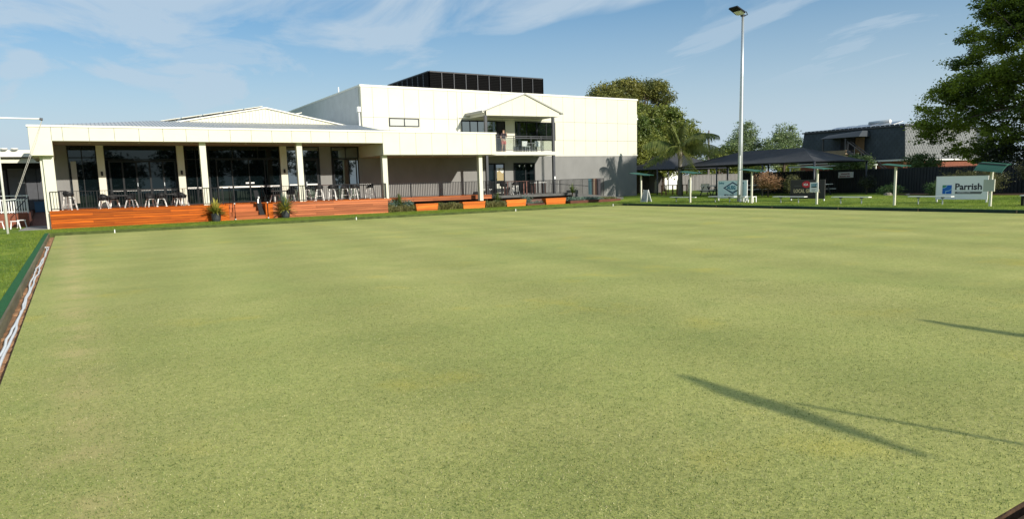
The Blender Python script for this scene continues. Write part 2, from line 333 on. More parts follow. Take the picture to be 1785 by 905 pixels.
def limbs(base,top,r0,targets,nmain,seed=0,sub=3,lean=None):
    """tapered trunk, main limbs to a sample of clump centres, thinner twigs beyond"""
    r=np.random.default_rng(seed); mb=MB(); b=np.array(base,float); t=np.array(top,float)
    pts=[b+(t-b)*k+(r.normal(size=3)*.02*np.linalg.norm(t-b)*[1,1,0] if 0<k<1 else 0) for k in (0,.3,.6,1)]
    mb.path(pts,[r0*1.25,r0,r0*.85,r0*.6],10)
    idx=r.choice(len(targets),min(nmain,len(targets)),replace=False)
    for i in idx:
        k=r.uniform(.45,1); s=b+(t-b)*k; e=np.array(targets[i]); mid=(s+e)/2+np.array([0,0,-.06])*np.linalg.norm(e-s)+r.normal(size=3)*.06*np.linalg.norm(e-s)
        rr=r0*r.uniform(.22,.42); q=[s,(s+mid)/2+r.normal(size=3)*.05,mid,(mid+e)/2+r.normal(size=3)*.08,e]
        mb.path(q,[rr,rr*.8,rr*.6,rr*.4,rr*.15],6)
        near=np.argsort(np.linalg.norm(targets-mid,axis=1))[:sub*3]
        for j in r.choice(near,min(sub,len(near)),replace=False):
            e2=np.array(targets[j]); mb.path([mid,(mid+e2)/2+r.normal(size=3)*.1,e2],[rr*.35,rr*.22,rr*.08],5)
    return mb
def make_tree(name,label,cat,base,top,r0,ells,leaf,lm,bm=None,per=3,leaves=30,cs=.45,seed=0,nmain=14,group=None,aspect=2,droop=0,flat=.6,shell=.75):
    t=thing(name,label,cat,base,group)
    P,c=clump_points(ells,per,leaves,cs,seed,shell,flat)
    limbs(base,top,r0,c,nmain,seed).obj('trunk',bm or BARK,t,smooth=True)
    leaf_obj('crown',P,leaf,lm,t,aspect=aspect,droop=droop,seed=seed)
    return t

# ================================================================== GROUND AND GREEN
X0,X1,Y0,Y1=-.74,32.05,1.55,36.5           # playing surface
HX0,HX1,HY0,HY1=-.955,32.45,1.2,36.85      # outer faces of the ditch
def grid(name,xs,ys,zf,mt,skip=None,kind='structure'):
    mb=MB(); nx=len(xs); mb.v=[(x,y,zf(x,y)) for y in ys for x in xs]
    for j in range(len(ys)-1):
        for i in range(nx-1):
            if skip and skip((xs[i]+xs[i+1])/2,(ys[j]+ys[j+1])/2): continue
            mb.f.append((j*nx+i,j*nx+i+1,(j+1)*nx+i+1,(j+1)*nx+i))
    return mb.obj(name,mt,None,kind,smooth=True)
xs=[-900,-300,-100,-40,-20,-10,-5,-2.6,HX0,5,10,15,20,26,HX1]+[33+i for i in range(0,11)]+[48,55,70,100,200,400,1000]
ys=[-900,-300,-80,-30,-10,-3,HY0,6,12,18,24,30,HY1,39,41,44,46.2,52,60,75,100,200,400,1200]
grid('ground',xs,ys,zg,LAWN,lambda x,y: HX0<x<HX1 and HY0<y<HY1)
MB().box(X0,X1,Y0,Y1,-.3,0).obj('bowling_green',GREENM,None,'structure')
MB().box(X0-.006,X0-.0005,Y0,Y1,-.28,-.003).box(X0-.006,X1,Y0-.012,Y0-.0005,-.28,-.002).obj('turf_edge_soil',MULCH,None,'structure')
d=MB()
d.box(HX0-.3,X0+.01,HY0-.3,HY1+.3,-.4,-.07).box(X1-.01,HX1+.3,HY0-.3,HY1+.3,-.4,-.07)
d.box(X0+.01,X1-.01,Y1-.01,HY1+.3,-.4,-.072).box(X0+.01,X1-.01,HY0-.3,Y0+.01,-.4,-.072)
d.obj('ditch_floor',SAND,None,'structure')
# uneven sand heaped in the ditch
sm=MB(); n=150
for i in range(n):
    y=2+i*(36.2-2)/n+random.uniform(-.1,.1); x=random.uniform(HX0+.03,X0-.03)
    sm.lathe([(.10,-.01),(.08,.012),(.03,.03)],(x,y,-.07),7)
sm.obj('loose_sand',SAND,None,'stuff')
b=thing('edging_boards','weathered timber boards edging the sand ditch on the left of the green','edging',(HX0,18,0))
y=HY0
while y<HY1:
    y2=min(y+3.6,HY1); MB().box(HX0-.02,HX0+.012+random.uniform(0,.006),y+.004,y2-.004,-.09,.118).obj('board',BOARDM,b); y=y2
b=thing('far_edging','green turf covered bank along the clubhouse side of the green','edging',(16,HY1,0))
x=HX0
while x<HX1:
    x2=min(x+4.2,HX1); MB().hexa([(x+.003,HY1-.03,-.09),(x2-.003,HY1-.03,-.09),(x2-.003,HY1+.02,-.09),(x+.003,HY1+.02,-.09)],[(x+.003,HY1,.112),(x2-.003,HY1,.112),(x2-.003,HY1+.05,.112),(x+.003,HY1+.05,.112)]).obj('board',mat('mossy_board',(.085,.115,.03),.85,.2,var=.5,vscale=4),b); x=x2
b=thing('right_edging','dark green painted boards edging the right side of the green','edging',(HX1,18,0))
y=HY0
while y<HY1:
    y2=min(y+3.9,HY1); MB().box(HX1-.012,HX1+.03+random.uniform(0,.006),y+.004,y2-.004,-.09,.118).obj('board',GREENP,b)
    MB().box(HX1-.05,HX1-.014,y2-.06,y2-.02,-.09,.10).obj('stake',BOARDM,b); y=y2
b=thing('near_edging','timber boards edging the near side of the green','edging',(16,HY0,0))
x=HX0
while x<HX1:
    x2=min(x+3.6,HX1); MB().box(x+.004,x2-.004,HY0-.02,HY0+.012,-.09,.118).obj('board',BOARDM,b); x=x2
MB().box(HX0-.165,HX0-.022,HY0-.2,HY1+.1,.05,.122).obj('turf_kerb',TURF,None,'structure')
MB().box(HX0-.1,HX1+.2,HY1+.052,HY1+.22,.05,.116).obj('turf_verge',mat('turf_verge',(.13,.20,.03),.9,.2,var=.3,vscale=9,bump=.6,bscale=50),None,'structure')
MB().box(HX1+.036,HX1+.22,HY0,HY1+.05,.05,.122).obj('turf_kerb',TURF,None,'structure')
# two white ropes lying in the left ditch
for k,(dx,lab) in enumerate([(0,'white hose lying in the sand ditch, the strand nearer the green'),(-.07,'white hose lying in the sand ditch, the strand nearer the boards')]):
    r=np.random.default_rng(30+k); pts=[]
    for i in range(60):
        yy=4.5+i*.42; pts.append((-.825+dx*(.55+.45*math.sin(i*.22))+.008*math.sin(i*.9+k*2)+r.normal()*.008,yy,-.04+.012*abs(math.sin(i*.7))))
    if k==0: pts+= [(-.80,29.45,-.04),(-.90,29.5,-.04),(-.95,29.42,-.04)]
    tag(MB().path(pts,.018,7).obj('hose',WHITEP,smooth=True),lab,'hose','white hoses in the left ditch')
for i,(x,yy,lab) in enumerate([(1.55,Y1-.12,'small white marker peg on the far green edge before the left deck'),(13.0,Y1-.12,'small white marker peg on the far green edge right of the second pot plant'),(23.3,Y1-.12,'small white marker peg on the far green edge before the low planters'),(31.2,Y1-.12,'small white marker peg at the far right corner of the green')]):
    tag(MB().box(x-.02,x+.02,yy-.01,yy+.01,0,.11).tube((x,yy,.10),(x,yy,.16),.022,.018).obj('marker_peg',WHITEP),lab,'peg','white marker pegs on the green')
# sparse blades along the lawn beside the left kerb and on the far strip
def blades(name,pts,h,mt,seed=0,wide=None):
    r=np.random.default_rng(seed); n=len(pts); c=np.array(pts); a=r.uniform(0,6.28,n); wdt=(wide/2 if wide else .006*(h/.05))*r.uniform(.5,1.4,n)
    hh=h*r.uniform(.5,1.3,n); tilt=r.normal(size=(n,2))*hh[:,None]*.45; ux=np.cos(a)*wdt; uy=np.sin(a)*wdt
    P=np.stack([np.stack([c[:,0]-ux,c[:,1]-uy,c[:,2]],1),np.stack([c[:,0]+ux,c[:,1]+uy,c[:,2]],1),np.stack([c[:,0]+tilt[:,0],c[:,1]+tilt[:,1],c[:,2]+hh],1)],1).reshape(-1,3)
    me=bpy.data.meshes.new(name); me.vertices.add(3*n); me.vertices.foreach_set('co',P.astype(np.float32).ravel()); me.loops.add(3*n); me.loops.foreach_set('vertex_index',np.arange(3*n,dtype=np.int32))
    me.polygons.add(n); me.polygons.foreach_set('loop_start',np.arange(0,3*n,3,dtype=np.int32)); me.polygons.foreach_set('loop_total',np.full(n,3,dtype=np.int32)); me.update(); me.materials.append(mt)
    o=bpy.data.objects.new(name,me); C.objects.link(o); o['kind']='stuff'; return o
LAWNB=leafmat('lawn_blade',(.10,.17,.016),(.22,.28,.035),.3,2)
r=np.random.default_rng(3); n=26000
x=-1.13-4*r.uniform(size=n)**1.3; yy=9+30*r.uniform(size=n)**.8
blades('lawn_grass',np.stack([x,yy,np.full(n,.098)],1),.05,LAWNB,1)
n=30000; x=r.uniform(HX0,34,n); yy=r.uniform(HY1+.22,41.4,n); blades('lawn_grass',np.stack([x,yy,np.full(n,.098)],1),.05,LAWNB,2)
n=40000; x=HX1+.22+9*r.uniform(size=n)**1.2; yy=r.uniform(8,40,n); blades('lawn_grass',np.stack([x,yy,np.array([zg(a,0) for a in x])-.002],1),.055,LAWNB,3)
TURFB=leafmat('dry_turf_blade',(.40,.39,.16),(.58,.54,.28),.3,5); TURFD=leafmat('green_turf_blade',(.12,.18,.04),(.26,.32,.08),.3,5)
def turf(n,seed,mt,h,far):
    r=np.random.default_rng(seed); d=1.7+far*r.uniform(size=n)**1.5; a=r.uniform(-.13,1.35,n); x=d*np.sin(a); yy=d*np.cos(a); k=(x>X0+.01)&(x<X1)&(yy>Y0+.01)
    return blades('short_turf',np.stack([x,yy,np.full(n,-.001)],1)[k],h,mt,seed+1,wide=.0055)
turf(100000,4,TURFB,.010,11); turf(170000,5,TURFD,.012,11)


# ================================================================== CLUBHOUSE
CH=thing('clubhouse','long cream and grey clubhouse with dark glass bays, upper storey and gabled balcony','building',(17,45.5,0))
WY=45.5
low=MB().box(-.9,41.72,WY,WY+.4,.05,3.80).box(-.9,17,WY+.001,WY+.4,3.80,5.0).obj('lower_wall',GREY,CH)
MB().box(17.04,41.76,WY,WY+20,3.81,8.48).obj('upper_wall',CREAM,CH)
MB().box(16.99,17.038,WY+.3,WY+20,4.0,8.44).obj('side_wall',mat('side_wall_shaded_cream',(.58,.60,.60),.85,.3,var=.12,vscale=1.5,bump=.3,bscale=30),CH)  # grey-white skin: shade on the cream wall put into the colour
MB().box(17.03,41.80,WY-.035,WY,3.78,3.86).obj('dado_trim',CREAM2,CH)
uw=MB().box(17.05,41.75,WY-.004,WY,3.87,8.44).obj('panel_backing',GAP,CH)
def panels(poly_fn,parent,xa,xb,xj,rows,yf,th=.016,g=.019):
    e=sorted([xa,xb]+[x for x in xj if xa+.1<x<xb-.1])
    for a,b_ in zip(e,e[1:]):
        for z0,z1 in rows: MB().box(a+g/2,b_-g/2,yf-th,yf,z0+g/2,z1-g/2).obj('panel',CREAM,parent)
J=[34.99+1.142*k for k in range(-17,8)]
panels(None,uw,17.05,24.3,J,[(5.2,6.44),(6.44,8.44)],WY-.004)
panels(None,uw,24.3,31.9,J,[(3.87,6.48),(6.48,8.44)],WY-.004)
panels(None,uw,31.9,41.75,J,[(3.87,5.02),(5.02,6.48),(6.48,8.44)],WY-.004)
MB().box(16.98,41.84,WY-.06,WY+.3,8.44,8.58).box(16.98,17.25,WY+.3,WY+20,8.45,8.57).box(41.5,41.84,WY+.3,WY+20,8.45,8.57).obj('parapet_cap',CREAM2,CH)
MB().box(17.2,41.6,WY+.2,WY+20,8.48,8.5).obj('flat_roof',ROOF,CH)
MB().box(16.90,16.985,WY+.15,WY+.27,5.7,6.8).box(16.80,17.02,WY+.04,WY+.34,6.78,7.12).obj('downpipe',WHITE,CH)
MB().tube((18,52.7,8.5),(18,52.7,9.35),.05).obj('vent_pipe',WHITE,CH)
MB().box(41.80,41.98,WY+.2,WY+.4,7.05,7.3).tube((41.98,WY+.3,6.9),(42.1,WY+.3,6.95),.08,.08,10).obj('security_camera',WHITEP,CH)
# fascia of the verandah
FY=41.2
fa=MB().box(-1.45,-.52,FY,48,3.72,5.13).box(-.52,16.7,FY,FY+.3,4.43,5.13).box(16.7,24.9,FY,WY-.002,3.72,5.13).obj('fascia',CREAM,CH)
MB().box(-1.45,24.9,FY-.004,FY,4.44,5.10).box(16.71,24.9,FY-.004,FY,3.73,4.44).box(-1.45,-.53,FY-.004,FY,3.73,4.44).obj('joint_backing',GAP,fa)
FJ=[-.05+1.117*k for k in range(0,24)]
panels(None,fa,-1.45,-.52,[],[(3.722,5.10)],FY-.004)
panels(None,fa,-.52,16.7,FJ,[(4.432,5.10)],FY-.004)
panels(None,fa,16.7,24.9,FJ,[(3.722,5.10)],FY-.004)
MB().box(-1.50,24.95,FY-.06,FY+.35,5.10,5.20).obj('fascia_cap',CREAM2,CH)
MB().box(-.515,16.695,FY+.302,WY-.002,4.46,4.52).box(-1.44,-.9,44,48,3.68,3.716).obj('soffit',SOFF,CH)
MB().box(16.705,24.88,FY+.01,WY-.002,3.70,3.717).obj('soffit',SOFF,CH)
for i,x in enumerate([1.1,3.4,6.0,8.9,12.4,15.2]): MB().lathe([(.07,0),(.07,.012),(.05,.014)],(x,42.9,4.445),12).obj('downlight',WHITEP,CH)
for x in (18.6,20.8,23.0): MB().lathe([(.07,0),(.07,.012),(.05,.014)],(x,42.6,3.687),12).obj('downlight',WHITEP,CH)
# verandah columns: big left one runs down beside the deck
MB().box(-.99,-.54,41.60,42.05,1.0,4.43).obj('column',CREAM,CH)
MB().box(-1.12,-.935,41.75,42.3,.05,3.72).obj('column',CREAM,CH)
for x0,x1 in ((6.2,6.52),(11.47,11.79)): MB().box(x0,x1,41.60,41.92,.99,4.46).obj('column',CREAM,CH)
MB().box(16.79,17.11,41.62,41.94,.99,3.71).obj('column',CREAM,CH)
MB().box(23.77,24.04,41.62,41.92,.6,3.71).obj('column',CREAM,CH)
# pilasters on the glazed wall with a wall light on each
for x0,x1 in ((1.42,1.78),(5.48,5.86),(11.42,11.83)):
    p=MB().box(x0,x1,WY-.22,WY,1.0,4.46).obj('pilaster',CREAM,CH); xc=(x0+x1)/2
    MB().box(xc-.05,xc+.05,WY-.30,WY-.222,2.78,3.02).obj('wall_light',BLACK,p)
# roofs
def roofpoly(x):
    if x<4.4: t=(x+1.4)/5.8; return 41.3+(46.0-41.3)*t,5.17+(5.92-5.17)*t
    if x<17.0: return 46.0,5.92
    return 45.47,5.60-.02*(x-17)
mb=MB(); xs_=[]; x=-1.38
while x<24.86: xs_+=[(x,0),(x+.13,0),(x+.145,.034),(x+.175,.034)]; x+=.19
for x,h in xs_:
    yb,zb=roofpoly(x); mb.v.append((x,41.36,5.165+h)); mb.v.append((x,max(yb,41.4),zb+h))
mb.f=[(2*i,2*i+2,2*i+3,2*i+1) for i in range(len(xs_)-1)]
mb.obj('verandah_roof',ROOF,CH)
GY=46.02
gw=MB(); gw.prism([(5.45,5.8),(16.3,5.8),(16.3,5.83),(10.9,6.90),(5.45,5.83)],'y',GY,GY+9).obj('roof_gable',CREAM,CH)
mb=MB(); x=5.9
while x<15.9:
    zt=5.83+(x-5.45)*.196-.03 if x<10.9 else 5.83+(16.3-x)*.198-.03
    mb.box(x,x+.05,GY-.03,GY,5.86,zt); x+=.2
mb.obj('cladding_rib',CREAM,CH,'stuff')
MB().hexa([(5.2,GY-.12,5.76),(10.9,GY-.12,6.86),(10.9,GY+9,6.86),(5.2,GY+9,5.76)],[(5.2,GY-.12,5.83),(10.9,GY-.12,6.93),(10.9,GY+9,6.93),(5.2,GY+9,5.83)]).hexa([(10.9,GY-.12,6.86),(16.5,GY-.12,5.76),(16.5,GY+9,5.76),(10.9,GY+9,6.86)],[(10.9,GY-.12,6.93),(16.5,GY-.12,5.83),(16.5,GY+9,5.83),(10.9,GY+9,6.93)]).obj('gable_roof',CREAM2,CH)
SOL=mat('solar_glass',(.012,.014,.03),.15,.6); sol=None
for i in range(5):
    xa=4.85+i*1.2; za=5.93+i*1.2*.176; t=thing('solar_panel','','solar panel',(xa,GY+.8,za),'solar panels up the low gable roof')
    MB().hexa([(xa,GY+.1,za),(xa+1.12,GY+.1,za+.205),(xa+1.12,GY+1.8,za+.205),(xa,GY+1.8,za)],[(xa,GY+.1,za+.035),(xa+1.12,GY+.1,za+.24),(xa+1.12,GY+1.8,za+.24),(xa,GY+1.8,za+.035)]).obj('frame',CREAM2,t)
    MB().hexa([(xa+.03,GY+.13,za+.036),(xa+1.09,GY+.13,za+.237),(xa+1.09,GY+1.77,za+.237),(xa+.03,GY+1.77,za+.036)],[(xa+.03,GY+.13,za+.044),(xa+1.09,GY+.13,za+.245),(xa+1.09,GY+1.77,za+.245),(xa+.03,GY+1.77,za+.044)]).obj('cell_sheet',SOL,t)
    MB().box(xa+.2,xa+.26,GY+.2,GY+.26,za-.12,za+.02).box(xa+.9,xa+.96,GY+.2,GY+.26,za,za+.14).obj('bracket',BLACK,t)
    t['label']=['lowest solar panel at the left foot of the low gable roof','second solar panel up the left slope of the low gable roof','middle solar panel on the left slope of the low gable roof','second solar panel below the ridge of the low gable roof','top solar panel beside the ridge of the low gable roof'][i]
t=thing('solar_panel','tilted solar panel behind the right slope of the low gable roof','solar panel',(13.6,51,6.3),'')
MB().hexa([(12.9,50.6,6.75),(14.5,50.6,7.12),(14.5,52.4,7.12),(12.9,52.4,6.75)],[(12.9,50.6,6.80),(14.5,50.6,7.17),(14.5,52.4,7.17),(12.9,52.4,6.80)]).obj('frame',CREAM2,t)
MB().box(14.0,14.05,50.65,50.7,6.2,7.0).box(13.0,13.05,50.65,50.7,6.35,6.78).obj('bracket',WHITE,t)
# louvred plant screen on the roof
LV=MB().box(24.45,24.5,50,58,8.5,8.6).obj('plant_screen',BLACK,CH)
def louvre(p0,p1,n,outn):
    p0=Vector(p0); p1=Vector(p1)
    for i in range(n):
        a=p0.lerp(p1,i/n); b_=p0.lerp(p1,(i+1)/n); mb=MB(); z=8.56
        o1=Vector(outn)*.05
        while z<10.44:
            lo=[a+o1,b_+o1,b_-o1,a-o1]; mb.hexa([(q.x,q.y,z+(.11 if k<2 else 0)) for k,q in enumerate(lo)],[(q.x,q.y,z+.02+(.11 if k<2 else 0)) for k,q in enumerate(lo)]); z+=.125
        mb.obj('louvre_blades',mat('louvre_black',(.007,.007,.007),.6,.1),LV,'stuff')
        MB().beam((a.x,a.y,8.5),(a.x,a.y,10.53),.05,.16).obj('post',CHAR,LV)
    MB().beam((p1.x,p1.y,8.5),(p1.x,p1.y,10.53),.05,.16).obj('post',CHAR,LV)
    MB().beam((p0.x,p0.y,10.51),(p1.x,p1.y,10.51),.1,.05).obj('top_rail',CHAR,LV)
louvre((24.36,50,0),(35.1,50,0),10,(0,-1,0)); louvre((24.36,50,0),(24.36,58.2,0),8,(-1,0,0)); louvre((35.1,50,0),(35.1,58.2,0),8,(1,0,0))
MB().box(26,33,51.5,57,8.5,10.1).obj('plant_unit',BLACK,LV)
# ---- windows and doors
def glazing(name,x0,x1,z0,z1,xs,zs,glass,yf=WY,fr=.05,dep=.07,parent=CH,framemat=FRAME,panemats=None,pname='pane'):
    """frame with mullions at xs and transoms at zs; a separate pane in every opening"""
    f=MB(); ex=[x0]+list(xs)+[x1]; ez=[z0]+list(zs)+[z1]
    for i,x in enumerate(ex):
        a=x-(0 if i==0 else fr if i==len(ex)-1 else fr/2); f.box(a,a+fr,yf-dep,yf-.002,z0,z1)
    for i,z in enumerate(ez):
        a=z-(0 if i==0 else fr if i==len(ez)-1 else fr/2)
        for xa,xb in zip(ex,ex[1:]): f.box(xa+fr*.5+.003,xb-fr*.5-.003,yf-dep+.003,yf-.004,a,a+fr)
    o=f.obj(name,framemat,parent); k=0
    for xa,xb in zip(ex,ex[1:]):
        for za,zb in zip(ez,ez[1:]):
            g=(panemats[k] if panemats else glass); k+=1
            MB().box(xa+.01,xb-.01,yf-.03,yf-.012,za+.01,zb-.01).obj(pname,g,o)
    return o
def strips(x0,x1,z,parent,yf=WY): MB().box(x0,x1,yf-.036,yf-.031,z,z+.09).obj('decal_or_reflection',WHITE,parent)
o=glazing('glazed_bay',.05,1.42,1.0,4.45,[.72],[3.8],GLASS)
MB().box(.16,.42,WY-.034,WY-.031,1.3,3.6).obj('decal_or_reflection',mat('pale_column_reflection',(.3,.29,.25),.3),o)  # pale bar on the pane, a column's reflection put in as colour
MB().box(-.9,.05,WY-.02,WY,1.0,4.45).obj('side_wall_panel',GREY,CH)
o=glazing('glazed_bay',1.78,5.48,1.0,4.45,[],[3.68],GLASS)
d_=glazing('bifold_door',1.95,5.40,1.03,3.62,[2.64,3.33,4.02,4.71],[1.96],GLASS,yf=WY-.06,fr=.09)
for i in range(5): strips(2.05+i*.69,2.57+i*.69,1.90,d_,WY-.09)
for x in (3.33,4.71): MB().box(x-.015,x+.015,WY-.19,WY-.132,2.15,2.35).obj('handle',GALV,d_)
o=glazing('glazed_bay',5.86,7.2,1.0,4.45,[6.5],[3.68],GLASS); strips(5.95,6.45,1.93,o); strips(6.55,7.1,1.93,o)
o=glazing('glazed_bay',7.2,11.42,1.0,4.45,[8.6,10.1],[3.72],GLASS)
d_=glazing('sliding_door',7.6,11.38,1.03,3.68,[8.5,9.5,10.45],[],GLASS,yf=WY-.06,fr=.06)
for a,b_ in ((7.7,8.45),(8.55,9.45),(9.55,10.4),(10.5,11.3)): strips(a,b_,1.93,d_,WY-.09)
strips(9.25,9.44,2.16,d_,WY-.09); strips(9.56,9.76,2.16,d_,WY-.09)
o=glazing('glazed_bay',11.83,13.97,1.0,4.45,[12.55],[3.70],GLASS2); strips(11.95,12.5,1.97,o)
d_=glazing('door',12.85,13.85,1.03,3.66,[],[],GLASS2,yf=WY-.06,fr=.12); strips(12.98,13.72,1.97,d_,WY-.09)
MB().box(12.99,13.03,WY-.19,WY-.132,1.9,2.2).obj('handle',GALV,d_)
o=glazing('glazed_bay',14.77,16.62,1.0,4.45,[15.75],[3.72],GLASS2); d_=glazing('casement',14.85,16.45,1.9,3.66,[15.9],[],GLASS2,yf=WY-.06,fr=.06)
glazing('window',18.97,21.21,5.86,6.42,[20.1],[],BLIND,yf=WY-.02,fr=.05,parent=CH)
# balcony glazing
o=glazing('window',24.6,27.6,5.2,6.41,[25.3,25.95,26.75],[],GLASS2,yf=WY-.02,panemats=[GLASS2]*4)
o=glazing('balcony_door',27.6,28.34,4.12,6.4,[],[],DARKIN,yf=WY-.02,fr=.07); 
glazing('balcony_door',29.25,31.25,4.12,6.42,[30.3],[5.2],GLASS2,yf=WY-.02,fr=.07)
glazing('window',31.25,33.03,5.0,6.41,[32.15],[],GLASS2,yf=WY-.02,fr=.06)
MB().box(24.28,24.33,WY-.10,WY-.021,5.2,6.62).box(24.33,25.3,WY-.10,WY-.021,6.57,6.62).obj('window_surround',CREAM2,CH)
# ground floor doors under the balcony
YEL=mat('lit_room_wall',(.36,.29,.15),.8)
d_=glazing('door',26.65,28.2,.9,3.26,[27.35],[],GLASS,yf=WY-.01,fr=.10,panemats=[GLASS,GLASS2])
MB().box(27.5,28.1,WY-.044,WY-.041,1.95,2.9).obj('lit_room_sheet',YEL,d_)  # yellow sheet on the glass, painted as the lit room behind it
mb=MB()
for i in range(9):
    a=i*.7; mb.box(27.52+.065*i,27.60+.065*i,WY-.05,WY-.046,2.62+.10*math.sin(a),2.84+.08*math.cos(a*1.7))
mb.obj('decal_or_reflection',WHITE,d_)
MB().box(27.35,28.15,WY-.06,WY-.052,1.0,1.72).obj('kick_panel',mat('pale_door_panel',(.62,.62,.52),.5),d_)
d_=glazing('sliding_door',29.04,31.0,.86,3.27,[30.1],[],GLASS,yf=WY-.01,fr=.08)
for x in (29.5,30.0,30.6): MB().box(x,x+.11,WY-.05,WY-.041,2.98,3.12).obj('decal_or_reflection',WHITE,d_)
MB().box(28.52,28.62,WY-.05,WY,1.30,1.45).obj('switch_box',BLK_P,CH)
# gabled porch roof over the balcony
PY=43.0
pg=MB().prism([(25.27,6.54),(31.62,6.60),(31.70,6.88),(28.53,8.14),(25.27,6.90)],'y',PY,PY+.14).obj('porch_gable',GAP,CH)
ej=[25.27,26.42,27.46,28.53,29.57,30.62,31.66]
def ztop(x): return 6.90+(8.14-6.90)*(x-25.27)/(28.53-25.27) if x<28.53 else 8.14-(8.14-6.88)*(x-28.53)/(31.70-28.53)
for a,b_ in zip(ej,ej[1:]):
    g=.007; MB().prism([(a+g,6.54+(a-25.27)*.0095),(b_-g,6.54+(b_-25.27)*.0095),(b_-g,ztop(b_-g)-.01),(a+g,ztop(a+g)-.01)],'y',PY-.018,PY).obj('panel',CREAM,pg)
MB().box(25.27,25.41,PY+.141,WY-.02,6.54,6.85).box(31.48,31.62,PY+.141,WY-.02,6.60,6.85).obj('porch_beam',CREAM,CH)
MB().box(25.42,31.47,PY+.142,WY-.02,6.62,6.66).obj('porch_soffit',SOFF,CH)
pr=MB(); 
for xa,xb,s in ((28.53,25.05,1),(28.53,31.95,-1)):
    za,zb=8.19,(6.87 if s==1 else 6.84); k=9
    for i in range(k):
        t0,t1=i/k,(i+1)/k
        a=(xa+(xb-xa)*t0,za+(zb-za)*t0); b_=(xa+(xb-xa)*t1,za+(zb-za)*t1)
    pr.hexa([(xa,PY-.06,za-.05),(xb,PY-.06,zb-.05),(xb,WY-.02,zb-.05),(xa,WY-.02,za-.05)],[(xa,PY-.06,za),(xb,PY-.06,zb),(xb,WY-.02,zb),(xa,WY-.02,za)])
    yy=PY-.06
    while yy<WY-.1: pr.hexa([(xa,yy,za),(xb,yy,zb),(xb,yy+.04,zb),(xa,yy+.04,za)],[(xa,yy+.01,za+.03),(xb,yy+.01,zb+.03),(xb,yy+.03,zb+.03),(xa,yy+.03,za+.03)]); yy+=.2
pr.obj('porch_roof',ROOF,CH)
BRG=mat('barge_grey',(.34,.34,.31),.5)
MB().hexa([(28.53,PY-.10,8.10),(31.97,PY-.10,6.76),(31.97,PY-.061,6.76),(28.53,PY-.061,8.10)],[(28.53,PY-.10,8.20),(31.97,PY-.10,6.86),(31.97,PY-.061,6.86),(28.53,PY-.061,8.20)]).hexa([(25.03,PY-.10,6.79),(28.53,PY-.10,8.10),(28.53,PY-.061,8.10),(25.03,PY-.061,6.79)],[(25.03,PY-.10,6.86),(28.53,PY-.10,8.17),(28.53,PY-.061,8.17),(25.03,PY-.061,6.86)]).obj('barge_cap',BRG,CH)
MB().box(24.93,24.97,PY-.04,WY-.02,6.74,6.88).obj('gutter_lip',BRG,CH)
MB().box(24.97,25.09,PY-.04,WY-.02,6.72,6.86).obj('gutter',CREAM2,CH)
for x in (25.26,31.13): MB().box(x-.09,x+.09,PY+.02,PY+.20,.86,6.54).obj('porch_post',CHAR,CH)
MB().box(31.08,31.2,PY-.02,PY+.018,1.95,2.15).obj('meter_box',WHITEP,CH)
MB().box(24.92,31.5,PY+.0,WY-.006,3.76,4.02).obj('balcony_slab',CREAM,CH)
for x in (27.5,30.2): MB().lathe([(.14,0),(.14,.05),(.1,.06)],(x,44.2,3.70),12).obj('ceiling_light',WHITEP,CH)
br=thing('balcony_railing','steel and glass railing along the front of the upper balcony','railing',(28.5,PY+.1,4.02))
for z in (5.10,4.96,4.10): MB().box(25.36,31.03,PY+.08,PY+.12,z,z+.045).obj('rail',CHAR,br)
for x in (26.1,27.6,29.1,30.0): MB().box(x-.02,x+.02,PY+.075,PY+.125,4.02,5.10).obj('post',CHAR,br)
for a,b_ in ((25.4,26.08),(26.12,27.58),(27.62,29.08),(29.12,29.98),(30.02,31.0)): MB().box(a,b_,PY+.095,PY+.103,4.16,4.94).obj('glass_panel',CLEAR,br)

# ================================================================== DECK, STEPS, RAILINGS
DK=thing('timber_deck','long raised orange timber deck with steps in front of the clubhouse','deck',(8,41.5,0))
DT=1.0; DY=41.5; SX0,SX1=7.25,9.85
def boardrow(parent,xa,xb,z0,z1,y,mt,seglen=3.6,th=.022,off=0):
    x=xa; e=[xa]; k=xa-off
    while k+seglen<xb-.5: k+=seglen; 
    e=[xa]; k=xa+seglen-off%seglen
    while k<xb-.4: e.append(k); k+=seglen
    e.append(xb)
    for a,b_ in zip(e,e[1:]):
        dy=random.uniform(0,.003); MB().box(a+.002,b_-.002,y-th-dy,y,z0+.008,z1-.008).obj('board',mt,parent)
MB().box(-.90,SX0-.02,DY+.001,DY+.06,.06,.96).box(SX1+.02,16.93,DY+.001,DY+.06,.06,.96).obj('deck_backing',BLK_P,DK)
nb=7; h=.9/nb
for i in range(nb):
    z0=.08+i*(DT-.03-.08)/nb; z1=.08+(i+1)*(DT-.03-.08)/nb
    boardrow(DK,-.92,SX0,z0,z1,DY,TIMBER,off=.9*(i%3)); boardrow(DK,SX1,16.95,z0,z1,DY,TIMBER2,off=1.1*(i%3))
# return of the deck at its left end and inside the stair opening
for i in range(nb):
    z0=.08+i*(DT-.03-.08)/nb; z1=.08+(i+1)*(DT-.03-.08)/nb
    MB().box(-.945,-.922,DY-.02,WY,z0+.004,z1-.004).obj('board',TIMBER,DK)
